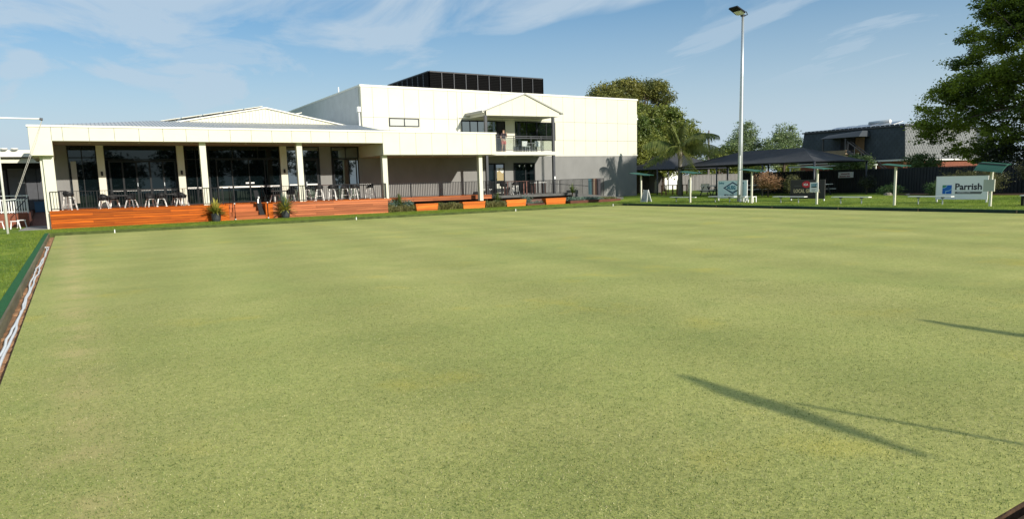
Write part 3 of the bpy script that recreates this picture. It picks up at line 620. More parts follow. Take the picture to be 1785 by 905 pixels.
# deck surface: long boards running along the building
yy=DY-.035; k=0
while yy<WY-.25:
    y2=yy+.14
    for a,b_ in ((-.93,SX0),(SX1,16.96)) if yy<DY+1.2 else ((-.93,16.96),): MB().box(a,b_,yy,y2-.006,DT-.03,DT).obj('deck_board',TIMBER,DK)
    yy=y2
MB().box(-.9,16.93,DY+1.3,WY-.01,.6,DT-.04).box(-.9,SX0-.05,DY+.1,DY+1.3,.6,DT-.04).box(SX1+.05,16.93,DY+.1,DY+1.3,.6,DT-.04).obj('deck_frame',DARKIN,DK)
# steps cut into the deck front
for i in range(4):
    y=DY+.005+i*.29; z=.10+.225*(i+1)
    if i<4: MB().box(SX0+.2,SX1-.42,y,y+.022,z-.225,z-.035).obj('riser',STEP,DK)
    if i<3: 
        for q in (0,1): MB().box(SX0+.2,SX1-.42,y-.02+q*.15,y+.125+q*.15,z-.03,z).obj('tread',STEP,DK)
MB().box(SX0,SX0+.19,DY-.02,DY+1.3,.08,.96).box(SX1-.41,SX1,DY-.02,DY+1.3,.08,.96).obj('stringer',TIMBER,DK)
# right hand lower deck edge and concrete landing
RD=thing('side_deck','shallow orange timber deck edge behind the low planters','deck',(21,42.45,0))
for i in range(2): boardrow(RD,16.98,25.2,.70+i*.135,.70+(i+1)*.135,42.45,TIMBER2,off=i*1.5)
yy=42.43
while yy<WY-.15: MB().box(16.98,25.2,yy,yy+.134,.945,.975).obj('deck_board',TIMBER,RD); yy+=.14
MB().box(17,25.1,42.9,WY-.02,.1,.93).obj('deck_frame',DARKIN,RD)
struct(MB().box(25.25,32.3,42.45,WY-.01,.70,.88).obj('landing',mat('dark_concrete',(.13,.13,.125),.9,.3,var=.25,vscale=3,bump=.3,bscale=40)))
struct(MB().box(25.3,32.2,42.9,WY-.02,.05,.70).obj('landing_base',mat('dark_brickwork',(.16,.09,.07),.9)))
struct(MB().hexa([(32.31,42.45,.05),(37.5,42.45,.05),(37.5,44.0,.05),(32.31,44.0,.05)],[(32.31,42.45,.87),(37.5,42.45,.36),(37.5,44.0,.36),(32.31,44.0,.87)]).obj('ramp',mat('dark_concrete',(.13,.13,.125))))
def railing(label,p0,p1,zb,zt,zb1=None,zt1=None,step=.125,pw=.017):
    """flat bar balustrade from p0 to p1; bottoms and tops may slope"""
    x0,y0=p0; x1,y1=p1; Ln=math.hypot(x1-x0,y1-y0); zb1=zb if zb1 is None else zb1; zt1=zt if zt1 is None else zt1
    t=thing('railing',label,'railing',(x0,y0,zb),'black picket railings along the deck')
    n=max(1,round(Ln/1.9)); P=lambda k:(x0+(x1-x0)*k,y0+(y1-y0)*k); Z=lambda k,a,b_:a+(b_-a)*k
    for i in range(n+1):
        x,y=P(i/n); MB().box(x-.02,x+.02,y-.02,y+.02,Z(i/n,zb,zb1),Z(i/n,zt,zt1)).obj('post',BLACK,t)
    for zz0,zz1,wd in ((zt,zt1,.045),(zb+.09,zb1+.09,.03)): MB().beam((x0,y0,zz0),(x1,y1,zz1),wd,.025).obj('rail',BLACK,t)
    mb=MB(); k=step
    while k<Ln-.03:
        x,y=P(k/Ln); mb.box(x-pw,x+pw,y-pw*.8,y+pw*.8,Z(k/Ln,zb,zb1)+.10,Z(k/Ln,zt,zt1)-.012); k+=step
    mb.obj('pickets',BLACK,t,'stuff'); return t
railing('black picket railing along the deck left of the steps',(-.86,DY+.07),(7.2,DY+.07),1.0,1.95,pw=.008)
railing('black picket railing along the deck right of the steps up to the middle column',(9.95,DY+.07),(16.9,DY+.07),1.0,1.95,pw=.011)
railing('black picket railing along the side deck behind the low planters',(17.0,42.52),(25.2,42.52),.975,1.93)
railing('black picket railing along the concrete landing under the balcony',(25.3,42.52),(31.2,42.52),.88,1.88)
railing('black picket railing down the ramp beside the garden bed',(31.3,42.52),(36.0,43.1),.86,1.90,.42,1.92)
railing('short black picket railing at the left end of the deck',(-.86,DY+.12),(-.86,45.3),1.0,1.95)
t=thing('handrail','sloping steel handrail down the ramp below the balcony post','handrail',(31.3,43.6,.86)); MB().tube((31.2,43.7,1.62),(35.3,43.7,1.32),.022).obj('rail',CHAR,t); 
for x in (31.3,33.3,35.25): MB().tube((x,43.7,.55),(x,43.7,1.62-(x-31.2)*.0732),.018).obj('post',CHAR,t)
# stair handrails
def stairrail(x,label,rz=0):
    t=thing('stair_handrail',label,'handrail',(x,DY,0.1),'handrails at the deck steps'); 
    MB().path([(x,DY-.05,.12),(x,DY-.05,.98),(x,DY+.0,1.05),(x,DY+.95,1.95),(x,DY+1.25,1.97),(x,DY+1.25,1.0)],.02,7).obj('rail',BLACK,t,smooth=True)
    MB().tube((x,DY+.5,.5),(x,DY+.5,1.52),.018).obj('post',BLACK,t)
    for q in ((DY-.05,.12),(DY-.05,1.0)): MB().lathe([(.03,0),(.045,.02),(.045,.05),(.02,.06)],(x,q[0],q[1]),10).obj('cap',WHITEP,t)
stairrail(7.75,'black tubular handrail on the left side of the deck steps'); stairrail(9.55,'black tubular handrail on the right side of the deck steps')
# dark rolled banner stand on the right of the steps
t=thing('banner_stand','narrow black board leaning at the right side of the deck steps','board',(9.25,DY+.3,.3))
MB().hexa([(9.12,DY+.1,.32),(9.42,DY+.1,.32),(9.42,DY+.14,.32),(9.12,DY+.14,.32)],[(9.02,DY+.9,1.75),(9.26,DY+.9,1.75),(9.26,DY+.94,1.75),(9.02,DY+.94,1.75)]).obj('board',BLK_P,t)
MB().tube((9.2,DY+.5,1.28),(9.2,DY+.46,1.36),.05,.05,10).obj('white_knob',WHITEP,t); MB().beam((9.14,DY+.44,1.0),(9.17,DY+.5,1.25),.05,.03).obj('white_strap',WHITEP,t)
# planter boxes
def planter(x0,x1,label):
    t=thing('planter_box',label,'planter',((x0+x1)/2,42,.1),'orange timber planter boxes'); n=4; zb,zt=.1,.57; y0,y1=41.72,42.25
    for i in range(n):
        a=zb+(zt-zb)*i/n; b_=zb+(zt-zb)*(i+1)/n-.006; s0=.07*(1-i/n); s1=.07*(1-(i+1)/n)
        MB().hexa([(x0+s0,y0,a),(x1-s0,y0,a),(x1-s0,y0+.03,a),(x0+s0,y0+.03,a)],[(x0+s1,y0,b_),(x1-s1,y0,b_),(x1-s1,y0+.03,b_),(x0+s1,y0+.03,b_)]).obj('board',PLANT,t)
        MB().hexa([(x0+s0,y0+.031,a),(x0+s0+.03,y0+.031,a),(x0+s0+.03,y1,a),(x0+s0,y1,a)],[(x0+s1,y0+.031,b_),(x0+s1+.03,y0+.031,b_),(x0+s1+.03,y1,b_),(x0+s1,y1,b_)]).obj('board',PLANT,t)
        MB().hexa([(x1-s0-.03,y0+.031,a),(x1-s0,y0+.031,a),(x1-s0,y1,a),(x1-s0-.03,y1,a)],[(x1-s1-.03,y0+.031,b_),(x1-s1,y0+.031,b_),(x1-s1,y1,b_),(x1-s1-.03,y1,b_)]).obj('board',PLANT,t)
    MB().box(x0+.05,x1-.05,y0+.032,y1,.3,.52).obj('soil',MULCH,t)
    return t
PLX=[(18.98,20.62),(22.45,24.25),(25.95,27.65),(29.35,31.2)]
for (a,b_),l in zip(PLX,['leftmost of the orange timber planters, beside the end of the tall deck','second orange timber planter from the left, below the side deck','third orange timber planter from the left, below the concrete landing','rightmost orange timber planter, beside the garden bed']): planter(a,b_,l)
HG1=leafmat('hedge_leaf',(.09,.13,.04),(.20,.20,.07),.2,3); HG2=leafmat('bluegreen_leaf',(.10,.17,.13),(.20,.28,.22),.2,4); HG3=leafmat('spiky_leaf',(.06,.11,.025),(.16,.20,.05),.3,3); YUC=leafmat('yucca_leaf',(.22,.26,.04),(.60,.52,.12),.3,2.5)
HED=leafmat('grassy_stem',(.17,.15,.06),(.28,.27,.11),.25,6)
def hedge(x0,x1,label,top=.50,y0=41.8,y1=42.35,mt=HG1,stem=True,n=2600):
    t=thing('low_hedge',label,'hedge',((x0+x1)/2,42,.1),'low planting between the planter boxes'); r=np.random.default_rng(int(x0*10))
    if stem:
        m_=900; P=np.stack([r.uniform(x0,x1,m_),r.uniform(y0-.02,y0+.1,m_),np.full(m_,.1)],1); s=blades('stems',P,.36,HED,int(x0)); s.parent=t; s.location=-t.location
    P=np.stack([r.uniform(x0,x1,n),r.uniform(y0,y1,n),top-.26*r.uniform(size=n)**1.5+.05*np.sin(np.arange(n))],1); P[:,2]+=.04*np.sin(P[:,0]*7)
    leaf_obj('foliage',P,.075,mt,t,seed=int(x0))
    MB().box(x0+.05,x1-.05,y0+.1,y1,.08,top-.16).obj('inner_stems',MULCH,t); return t
hedge(17.0,18.92,'low green hedge between the tall deck and the leftmost planter'); hedge(20.68,22.4,'low green hedge between the first and second planters',mt=HG1); hedge(24.3,25.9,'low green hedge between the second and third planters')
t=hedge(27.7,29.3,'sparse low plants on bare mulch between the third and fourth planters',top=.36,stem=False,n=700,mt=HG2)
def bluebush(x,y,z,s,label,mt=HG2,n=500):
    t=thing('succulent_bush',label,'plant',(x,y,z),'small blue-green bushes by the deck'); r=np.random.default_rng(int(x*100)); P=r.normal(size=(n,3))*np.array([s*.5,s*.3,s*.28])+np.array([x,y,z+s*.45]); P[:,2]=np.maximum(P[:,2],z+.02)
    leaf_obj('foliage',P,.09,mt,t,seed=int(x*10)); MB().tube((x,y,z),(x,y,z+s*.4),.02).obj('stem',BARK,t)
bluebush(17.5,42.1,.42,.42,'small blue-green bush left of the spiky plant beside the tall deck'); bluebush(18.6,42.05,.42,.42,'small blue-green bush right of the spiky plant beside the tall deck')
bluebush(27.9,42.2,.3,.45,'small blue-green bush just right of the third planter')
def spiky(name,label,cat,loc,nb,ln,wd,mt,up=.9,droop=.5,group=None,z0=0,seed=0,trunk=0):
    t=thing(name,label,cat,loc,group); r=np.random.default_rng(seed); mb=MB(); x,y,z=loc; z+=z0
    for i in range(nb):
        a=r.uniform(0,6.283); el=r.uniform(.1,1)**.7*up*1.5; l=ln*r.uniform(.65,1.15); dx,dy=math.cos(a),math.sin(a); pts=[]
        for k in range(5):
            s=k/4; rr=l*s*math.cos(el)*(1+.15*s); zz=l*s*math.sin(el)-droop*l*s*s*(1-el/1.6); pts.append((x+dx*rr,y+dy*rr,max(z+zz,z-z0-trunk*0+.02)))
        wv=[wd*.5,wd*.55,wd*.45,wd*.28,.004]; nx,ny=-dy,dx; vs=[]
        for p,w_ in zip(pts,wv): vs+=[(p[0]-nx*w_,p[1]-ny*w_,p[2]),(p[0]+nx*w_,p[1]+ny*w_,p[2])]
        mb.add(vs,[(2*k,2*k+1,2*k+3,2*k+2) for k in range(4)])
    mb.obj('leaves',mt,t,'stuff'); return t
for (x,y,lab,sd_) in ((6.68,41.15,'black pot with yellow-green spiky plant left of the deck steps',1),(10.45,41.15,'black pot with yellow-green spiky plant right of the deck steps',2)):
    t=spiky('pot_plant',lab,'pot plant',(x,y,.1),190,.86,.065,YUC,up=1,droop=.7,z0=.42,seed=sd_)
    MB().lathe([(.20,0),(.24,.1),(.27,.38),(.285,.40),(.285,.44),(.255,.44),(.24,.39)],(x,y,.1),20).obj('pot',mat('grey_pot',(.03,.035,.04),.55),t,smooth=False)
    if sd_==2: 
        s=spiky('tall_leaves','','x',(x,y,.1),90,.84,.06,HG2,up=1.25,droop=.2,z0=.55,seed=9); ch=[o for o in bpy.data.objects if o.parent==s][0]; ch.name='upper_leaves'; ch.parent=t; bpy.data.objects.remove(s)
spiky('cordyline','spiky green plant in front of the side deck rail, right of the tall deck end','plant',(18.0,42.1,.3),140,.82,.04,HG3,up=1.2,droop=.3,z0=.15,seed=3)
spiky('cordyline','bushy spiky plant at the foot of the dark balcony post','plant',(25.5,42.15,.3),130,.66,.03,HG3,up=1.1,droop=.35,z0=.15,seed=4)
t=spiky('cordyline','spiky plant on a short trunk standing in the garden bed by the ramp','plant',(31.95,41.9,.15),110,.72,.035,HG3,up=1.15,droop=.4,z0=.72,seed=5)
MB().tube((31.95,41.9,.15),(31.95,41.9,.9),.07,.05).obj('trunk',BARK,t)
bed=thing('garden_bed','long narrow garden bed with dark timber edge and grey-green ground plants by the ramp','garden bed',(33.5,41.6,.1))
EDG=mat('dark_red_sleeper',(.14,.045,.025),.85,var=.4,vscale=5)
MB().box(31.3,36.2,41.30,41.38,.08,.32).obj('sleeper',EDG,bed); MB().box(36.12,36.2,41.381,42.4,.08,.32).obj('sleeper',EDG,bed); MB().box(31.3,36.11,41.381,42.4,.08,.28).obj('soil',MULCH,bed)
r=np.random.default_rng(5); n=4200; xx=r.uniform(31.4,36.0,n); P=np.stack([xx,r.uniform(41.42,42.35,n),.28+r.uniform(size=n)*.30*(.55+.45*np.sin(xx*4.1)**2)*(1.15-(xx-31.4)/9)],1); leaf_obj('ground_plants',P[xx<34.6],.09,HG2,bed); leaf_obj('ground_plants',P[xx>=34.6],.09,HG1,bed)
MB().box(27.75,29.3,41.74,41.8,.08,.22).obj('sleeper',EDG,bed)
# coloured upright boards at the far end of the railing
cbd=thing('coloured_screen','screen of upright teal, black, tan and brown boards at the end of the ramp railing','screen',(35.3,43.4,.4))
for i,(cname,col,w_) in enumerate([('teal_paint',(.06,.20,.24),.26),('black_paint',(.015,.015,.015),.2),('tan_paint',(.40,.29,.19),.15),('rust_paint',(.18,.06,.035),.16),('black_paint',(.015,.015,.015),.1),('slate_paint',(.13,.12,.14),.28)]):
    x=34.72+[0,.27,.48,.64,.81,.92][i]; MB().box(x,x+w_,43.4,43.45,.38,1.92).obj('board',mat(cname,col,.6,var=.15,vscale=5),cbd)
# ================================================================== FURNITURE
def chair_src(kind):
    """bucket seat on splayed white legs; seat height .45 (low) or .72 (bar)"""
    H=.44 if kind=='low' else .70; lab='x'
    t=thing('chair' if kind=='low' else 'bar_stool',lab,'chair' if kind=='low' else 'bar stool',(0,0,0))
    sp=.24; tp=.15
    for sx in (-1,1):
        for sy in (-1,1): MB().beam((sx*sp,sy*sp,0),(sx*tp,sy*tp,H-.03),.048,.048).obj('leg',WHITE,t)
    if kind!='low':
        z=.28; q=sp-(sp-tp)*z/H
        for a,b_ in (((-q,-q,z),(q,-q,z)),((q,-q,z),(q,q,z)),((q,q,z),(-q,q,z)),((-q,q,z),(-q,-q,z))): MB().beam(a,b_,.022,.022).obj('footrest',WHITE,t)
    MB().box(-.155,.155,-.155,.155,H-.03,H-.005).obj('seat_frame',WHITE,t)
    mb=MB(); n=14; # shell: curved back and arms
    ring=[]; hb=.34 if kind=='low' else .26
    for i in range(n+1):
        a=math.pi*(-.12+1.24*i/n); x=.25*math.cos(a); y=.23*math.sin(a); hh=hb*(.45+.55*max(0,math.sin(a))**1.5)
        ring.append((x,y,hh))
    vs=[]; 
    for x,y,hh in ring: vs+=[(x*.8,y*.85,H),(x,y,H+.08),(x*1.08,y*1.1,H+hh),(x*1.02,y*1.04,H+hh),(x*.93,y*.94,H+.08),(x*.74,y*.8,H+.02)]
    fs=[]
    for i in range(n):
        for k in range(5): fs.append((6*i+k,6*i+6+k,6*i+7+k,6*i+k+1))
    mb.add(vs,fs).obj('back_shell',BLK_P,t,smooth=True)
    MB().lathe([(.20,0),(.235,.02),(.235,.05),(.2,.065),(.05,.055)],(0,0,H-.004),18).obj('seat',BLK_P,t,smooth=True)
    return t
def table_src(h,w_,dp,slat=True):
    t=thing('table','x','table',(0,0,0)); 
    if slat:
        n=6
        for i in range(n): MB().box(-w_/2+i*w_/n+.008,-w_/2+(i+1)*w_/n-.008,-dp/2,dp/2,h-.03,h).obj('slat',WHITE,t)
        MB().box(-w_/2,w_/2,-dp/2-.02,-dp/2-.001,h-.06,h-.001).obj('edge_rail',BLACK,t)
    else: MB().box(-w_/2,w_/2,-dp/2,dp/2,h-.035,h).obj('tabletop',WHITE,t)
    for sx in (-1,1):
        for sy in (-1,1): MB().box(sx*(w_/2-.06)-.02,sx*(w_/2-.06)+.02,sy*(dp/2-.06)-.02,sy*(dp/2-.06)+.02,0,h-.061).obj('leg',BLACK,t)
    return t
lowc=chair_src('low'); first=True
G1='low chairs with black bucket seats and white legs'
for i,(x,y,rz,lab) in enumerate([(1.47,42.75,2.9,'leftmost low black bucket chair, left of the first slatted table'),(2.75,42.9,-.5,'low black bucket chair right of the first slatted table'),(3.72,43.1,.3,'low black bucket chair left of the second slatted table, the rear of two'),
    (4.2,42.7,3.1,'low black bucket chair at the front left of the second slatted table'),(5.25,42.75,2.5,'low black bucket chair right of the second slatted table'),(5.12,43.9,.2,'low black bucket chair behind the right end of the second slatted table'),
    (2.0,44.0,0.1,'low black bucket chair behind the first slatted table'),(11.35,43.1,2.8,'low black bucket chair behind the right pot plant'),(10.7,44.2,.4,'low black bucket chair deep on the deck behind the right pot plant')]):
    o=place(lowc,first,(x,y,DT),rz,lab); o['group']=G1; first=False
tb=table_src(.68,1.0,.8); tb['group']='white slatted tables on the left deck'
place(tb,True,(2.1,43.4,DT),0,'first white slatted table from the left, on the left deck'); place(tb,False,(4.75,43.4,DT),0,'second white slatted table on the left deck, in front of the folding doors'); place(tb,False,(10.95,43.7,DT),0,'white slatted table behind the right pot plant')
bar=chair_src('bar'); first=True; G2='bar stools on the deck'
for (x,y,z,rz,lab) in [(-.08,42.6,DT,2.6,'tall bar stool at the far left end of the deck'),(12.95,42.6,DT,3.0,'tall bar stool just right of the column by the second pot plant'),(13.75,42.6,DT,2.9,'tall bar stool right of the small red-brown high table'),(14.75,43.0,DT,-.4,'tall bar stool between the two high tables'),
    (15.15,42.55,DT,2.8,'tall bar stool left of the white high table'),(15.55,43.4,DT,.2,'tall bar stool behind the white high table'),(16.35,42.9,DT,-1.2,'tall bar stool right of the white high table, beside the middle column'),
    (12.4,43.6,DT,.5,'tall bar stool near the glass door, behind the front one'),(28.0,43.7,.88,2.9,'wooden legged bar stool at the brown table under the balcony')]:
    o=place(bar,first,(x,y,z),rz,lab); o['group']=G2; first=False
def hightable(x,y,z,w_,dp,label,topm,h=1.0):
    t=thing('high_table',label,'table',(x,y,z)); MB().box(x-w_/2,x+w_/2,y-dp/2,y+dp/2,z+h-.04,z+h).obj('tabletop',topm,t)
    MB().tube((x,y,z+.02),(x,y,z+h-.04),.035).obj('pedestal',BLACK,t); MB().lathe([(.26,0),(.25,.015),(.04,.03)],(x,y,z),18).obj('base',BLACK,t)
RB=mat('red_brown_top',(.16,.05,.03),.5); 
hightable(13.35,43.2,DT,.75,.7,'high table with red-brown top between the first two bar stools',RB,.97); hightable(15.95,42.95,DT,.8,.7,'white topped high table left of the middle column',WHITE,.97)
hightable(-.5,43.4,DT,.7,.7,'small dark high table at the left end of the deck',BLK_P,1.0)
# under the balcony: black barrel stool, brown table, white ping pong style table
t=thing('barrel_stool','black padded stool under the balcony, left of the brown table','stool',(26.75,43.3,.88)); MB().lathe([(.02,.60),(.22,.62),(.28,.70),(.28,.86),(.24,.86),(.22,.74),(.02,.72)],(26.75,43.3,.88),16).obj('seat',BLK_P,t)
for a in (.4,1.97,3.54,5.1): MB().beam((26.75+.24*math.cos(a),43.3+.24*math.sin(a),.88),(26.75+.16*math.cos(a),43.3+.16*math.sin(a),1.5),.04,.04).obj('leg',BLACK,t)
t=thing('bar_table','brown timber bar table under the balcony','table',(28.3,43.9,.88)); MB().box(27.2,29.1,43.6,44.2,1.84,1.89).obj('tabletop',RB,t)
for x,y in ((27.3,43.7),(29.0,43.7),(27.3,44.1),(29.0,44.1)): MB().box(x-.04,x+.04,y-.04,y+.04,.88,1.84).obj('leg',RB,t)
t=thing('bar_table','dark framed bar table with pale top near the right balcony post','table',(30.3,44,.88)); MB().box(29.7,30.9,43.7,44.3,1.70,1.75).obj('tabletop',WHITE,t)
for x,y in ((29.8,43.8),(30.8,43.8),(29.8,44.2),(30.8,44.2)): MB().box(x-.035,x+.035,y-.035,y+.035,.88,1.70).obj('leg',RB,t)
tag(MB().box(29.1,30.0,44.3,45.0,.88,.93).obj('door_mat',mat('pale_mat',(.5,.5,.47),.9,col2=(.1,.1,.1),vscale=20)),'pale speckled mat on the landing before the sliding door','mat')
t=thing('bench','white timber bench under the balcony against the wall','bench',(26.2,44.9,.88)); MB().box(25.6,26.6,44.7,45.1,1.30,1.35).obj('seat',WHITE,t)
for x in (25.7,26.5): MB().box(x-.04,x+.04,44.75,45.05,.88,1.30).obj('leg',WHITE,t)
# balcony furniture behind the glass
for x,lab in ((29.55,'white chair on the balcony behind the left glass panel of the sliding door'),(30.75,'white chair on the balcony near the dark right post')):
    t=thing('balcony_chair',lab,'chair',(x,44.4,4.02),'white chairs on the balcony')
    MB().box(x-.24,x+.24,44.2,44.62,4.44,4.48).obj('seat',WHITEP,t); MB().box(x-.24,x+.24,44.62,44.66,4.5,4.88).obj('backrest',WHITEP,t)
    for sx in (-.21,.21):
        for y in (44.22,44.6): MB().tube((x+sx,y,4.02),(x+sx*.95,y,4.44),.018).obj('leg',WHITEP,t)
t=thing('balcony_table','white topped small table on the balcony between the chairs','table',(30.15,44.3,4.02)); MB().box(29.85,30.45,44.0,44.6,4.70,4.74).obj('tabletop',WHITEP,t)
for x,y in ((29.9,44.05),(30.4,44.05),(29.9,44.55),(30.4,44.55)): MB().tube((x,y,4.02),(x,y,4.70),.018).obj('leg',WHITEP,t)
# person in the balcony doorway, arm raised
def skin_body(name,verts,edges,mt,parent,lv=2):
    me=bpy.data.meshes.new(name); me.from_pydata([v[:3] for v in verts],edges,[]); o=bpy.data.objects.new(name,me); C.objects.link(o)
    sk=o.modifiers.new('s','SKIN'); sv=me.skin_vertices[0].data
    for i,v in enumerate(verts): sv[i].radius=(v[3],v[4] if len(v)>4 else v[3])
    sv[0].use_root=True; sb=o.modifiers.new('b','SUBSURF'); sb.levels=lv; sb.render_levels=lv
    dg=bpy.context.evaluated_depsgraph_get(); m2=bpy.data.meshes.new_from_object(o.evaluated_get(dg)); bpy.data.objects.remove(o)
    m2.polygons.foreach_set('use_smooth',[True]*len(m2.polygons)); m2.materials.clear(); m2.materials.append(mt)
    o=bpy.data.objects.new(name,m2); C.objects.link(o); o.parent=parent; return o
pe=thing('person','person in dark top and pink shorts in the balcony doorway, one arm raised','person',(27.97,WY-.38,4.03))
V=[(0,0,.92,.13,.10),(0,0,1.1,.12,.09),(0,.01,1.3,.15,.10),(0,.01,1.43,.10,.08),(0,0,1.52,.055),(0,-.01,1.62,.095,.10),(0,-.01,1.72,.085,.09),
   (.17,0,1.41,.06),(.24,-.05,1.16,.045),(.14,-.24,1.30,.036),(.08,-.30,1.42,.035),
   (-.17,0,1.41,.06),(-.25,.0,1.14,.045),(-.22,-.08,.92,.034),(-.21,-.11,.83,.035),
   (.10,0,.86,.095),(.12,-.02,.48,.06),(.14,.02,.10,.04),(.15,-.12,.03,.038),(-.10,0,.86,.095),(-.13,-.03,.48,.06),(-.15,.02,.10,.04),(-.17,-.12,.03,.038)]
E_=[(0,1),(1,2),(2,3),(3,4),(4,5),(5,6),(3,7),(7,8),(8,9),(9,10),(3,11),(11,12),(12,13),(13,14),(0,15),(15,16),(16,17),(17,18),(0,19),(19,20),(20,21),(21,22)]
skin_body('body',V,E_,SKINM,pe)
V2=[(0,0,.95,.145,.115),(0,0,1.1,.14,.11),(0,.01,1.3,.17,.12),(0,.01,1.43,.11,.09),(.18,0,1.41,.072),(.22,-.03,1.25,.062),(-.18,0,1.41,.072),(-.22,0,1.25,.062)]
skin_body('shirt',V2,[(0,1),(1,2),(2,3),(3,4),(4,5),(3,6),(6,7)],mat('dark_shirt',(.03,.02,.03),.8),pe)
skin_body('shorts',[(0,0,.95,.15,.12),(.10,0,.84,.12),(.125,-.01,.60,.10),(-.10,0,.84,.12),(-.13,-.01,.60,.10)],[(0,1),(1,2),(0,3),(3,4)],mat('pink_shorts',(.62,.14,.12),.8),pe)
skin_body('hair',[(0,.02,1.70,.10,.105),(0,.03,1.77,.08,.08)],[(0,1)],BLACK,pe)
for hx,hy,hz,s in ((.08,-.31,1.45,1),(-.21,-.12,.79,-1)):
    hv=[(hx,hy,hz,.03,.016)]; he=[]
    for k in range(4): a=len(hv); hv+=[(hx+(k-1.5)*.018,hy-.012,hz+s*.05,.0095),(hx+(k-1.5)*.021,hy-.03,hz+s*(.085-.006*abs(k-1.5)),.0075)]; he+=[(0,a),(a,a+1)]
    a=len(hv); hv+=[(hx+.045,hy-.01,hz+s*.015,.011),(hx+.055,hy-.03,hz+s*.05,.009)]; he+=[(0,a),(a,a+1)]
    skin_body('hand',hv,he,SKINM,pe,1)
f=MB(); f.lathe([(.006,-.012),(.009,0),(.004,.01)],(0,0,0),6); f.v=[(x,-.105+y,1.635+z*2) for x,y,z in f.v]; f.v=[(x+27.97,y+WY-.38,z+4.03) for x,y,z in f.v]; f.obj('nose',SKINM,pe)
for sx in (-.033,.033): e=MB().lathe([(.004,-.006),(.011,0),(.004,.006)],(27.97+sx,WY-.38-.098,4.03+1.665),8).obj('eye',BLACK,pe)
MB().box(27.97-.028,27.97+.028,WY-.38-.106,WY-.38-.094,4.03+1.575,4.03+1.584).obj('mouth',mat('lips',(.35,.12,.1),.5),pe)

# ================================================================== LEFT: PATH, ANNEX, FLAGPOLE
struct(MB().hexa([(-2.45,41.5,.05),(-.96,41.5,.05),(-.96,46.2,.05),(-2.45,46.2,.05)],[(-2.3,41.5,.108),(-.96,41.5,.108),(-.96,46.2,.115),(-2.05,46.2,.115)]).obj('concrete_path',CONC))
PAV=mat('brick_paving',(.20,.10,.075),.85,.3,var=.3,vscale=9)
rp=MB().hexa([(-2.04,46.21,0),(-.2,46.21,0),(-.2,54,0),(-2.04,54,0)],[(-2.04,46.21,.11),(-.2,46.21,.11),(-.2,54,.86),(-2.04,54,.86)]).obj('brick_path',MULCH); struct(rp)
pm=bpy.data.meshes.new('brick'); _b=MB().box(-.11,.11,-.13,.13,-.03,.012)
pm.from_pydata(_b.v,[],_b.f); pm.materials.append(PAV); sl=math.atan2(.75,7.79)
for j in range(28):
    for i in range(8):
        y=46.35+j*.272; x=-1.93+i*.231+(.1155 if j%2 else 0)
        if x>-.3: continue
        o=bpy.data.objects.new('brick',pm); C.objects.link(o); o.parent=rp; o.location=(x,y,.11+(y-46.21)*.75/7.79); o.rotation_euler=(sl,0,0)
AN=thing('annex','low white annex with roller shutter behind white pickets left of the clubhouse','building',(-4,54,.86))
MB().box(-14,-2.05,46.25,60,.05,.85).obj('plinth',BRICK,AN)
MB().box(-14,-.4,54.0,54.3,.86,4.2).obj('rear_wall',DARKIN,AN)
MB().box(-14,-1.55,50.0,50.2,4.06,4.45).obj('fascia',CREAM2,AN); MB().box(-14,-1.3,50.35,50.55,3.72,4.0).obj('lower_beam',CREAM,AN); MB().box(-14,-.4,50.2,54.3,4.2,4.4).obj('roof',ROOF,AN)
sh=MB().box(-3.2,-2.35,53.9,53.98,1.0,3.5).obj('roller_shutter',mat('shutter_grey',(.22,.23,.23),.5),AN); mb=MB()
z=1.02
while z<3.45: mb.prism([(53.86,z),(53.90,z-.02),(53.90,z+.06)],'x',-3.2,-2.35); z+=.085
mb.obj('shutter_slats',mat('shutter_grey',(.22,.23,.23)),sh,'stuff')
for x0,x1 in ((-2.3,-1.75),(-1.72,-1.2)): MB().box(x0,x1,53.92,53.98,.9,3.5).obj('door_panel',CHAR,AN)
MB().box(-1.18,-1.08,53.8,53.97,.9,3.9).obj('post',CHAR,AN); MB().box(-4.2,-3.3,53.92,53.98,1.0,3.4).obj('door_panel',CHAR,AN)
for x in (-3.0,-2.5): MB().lathe([(.16,0),(.2,.06),(.18,.1)],(x,49.9,4.46),10).obj('roof_vent',WHITE,AN)
tag(MB().box(-1.95,-1.25,52.6,53.4,.75,1.35).box(-1.97,-1.23,52.58,53.42,1.36,1.42).obj('storage_bin',mat('blue_plastic',(.02,.09,.16),.4)),'dark blue storage chest at the top of the brick path','chest')
t=thing('picket_railing','white picket railing on the red brick plinth in front of the annex','railing',(-4,46.4,.85))
MB().tube((-9,46.4,1.83),(-1.95,46.4,1.80),.025).obj('top_rail',WHITE,t); MB().box(-9,-2.05,46.38,46.42,1.55,1.6).box(-9,-2.05,46.38,46.42,.92,.97).obj('rail',WHITE,t)
mb=MB(); x=-9
while x<-2.05: mb.box(x,x+.055,46.36,46.379,.88,1.64); x+=.115
mb.obj('pickets',WHITE,t,'stuff')
for x in (-9,-7.2,-5.4,-3.6,-2.03): MB().box(x-.025,x+.025,46.385,46.43,.85,1.84).obj('post',WHITE,t)
t=thing('ramp_handrail','black sloping handrail at the right end of the white pickets','handrail',(-2.2,46,.1)); MB().path([(-2.55,45.3,.15),(-2.55,45.3,1.0),(-1.95,46.2,1.75),(-1.95,46.2,.9)],.022,7).obj('rail',BLACK,t)
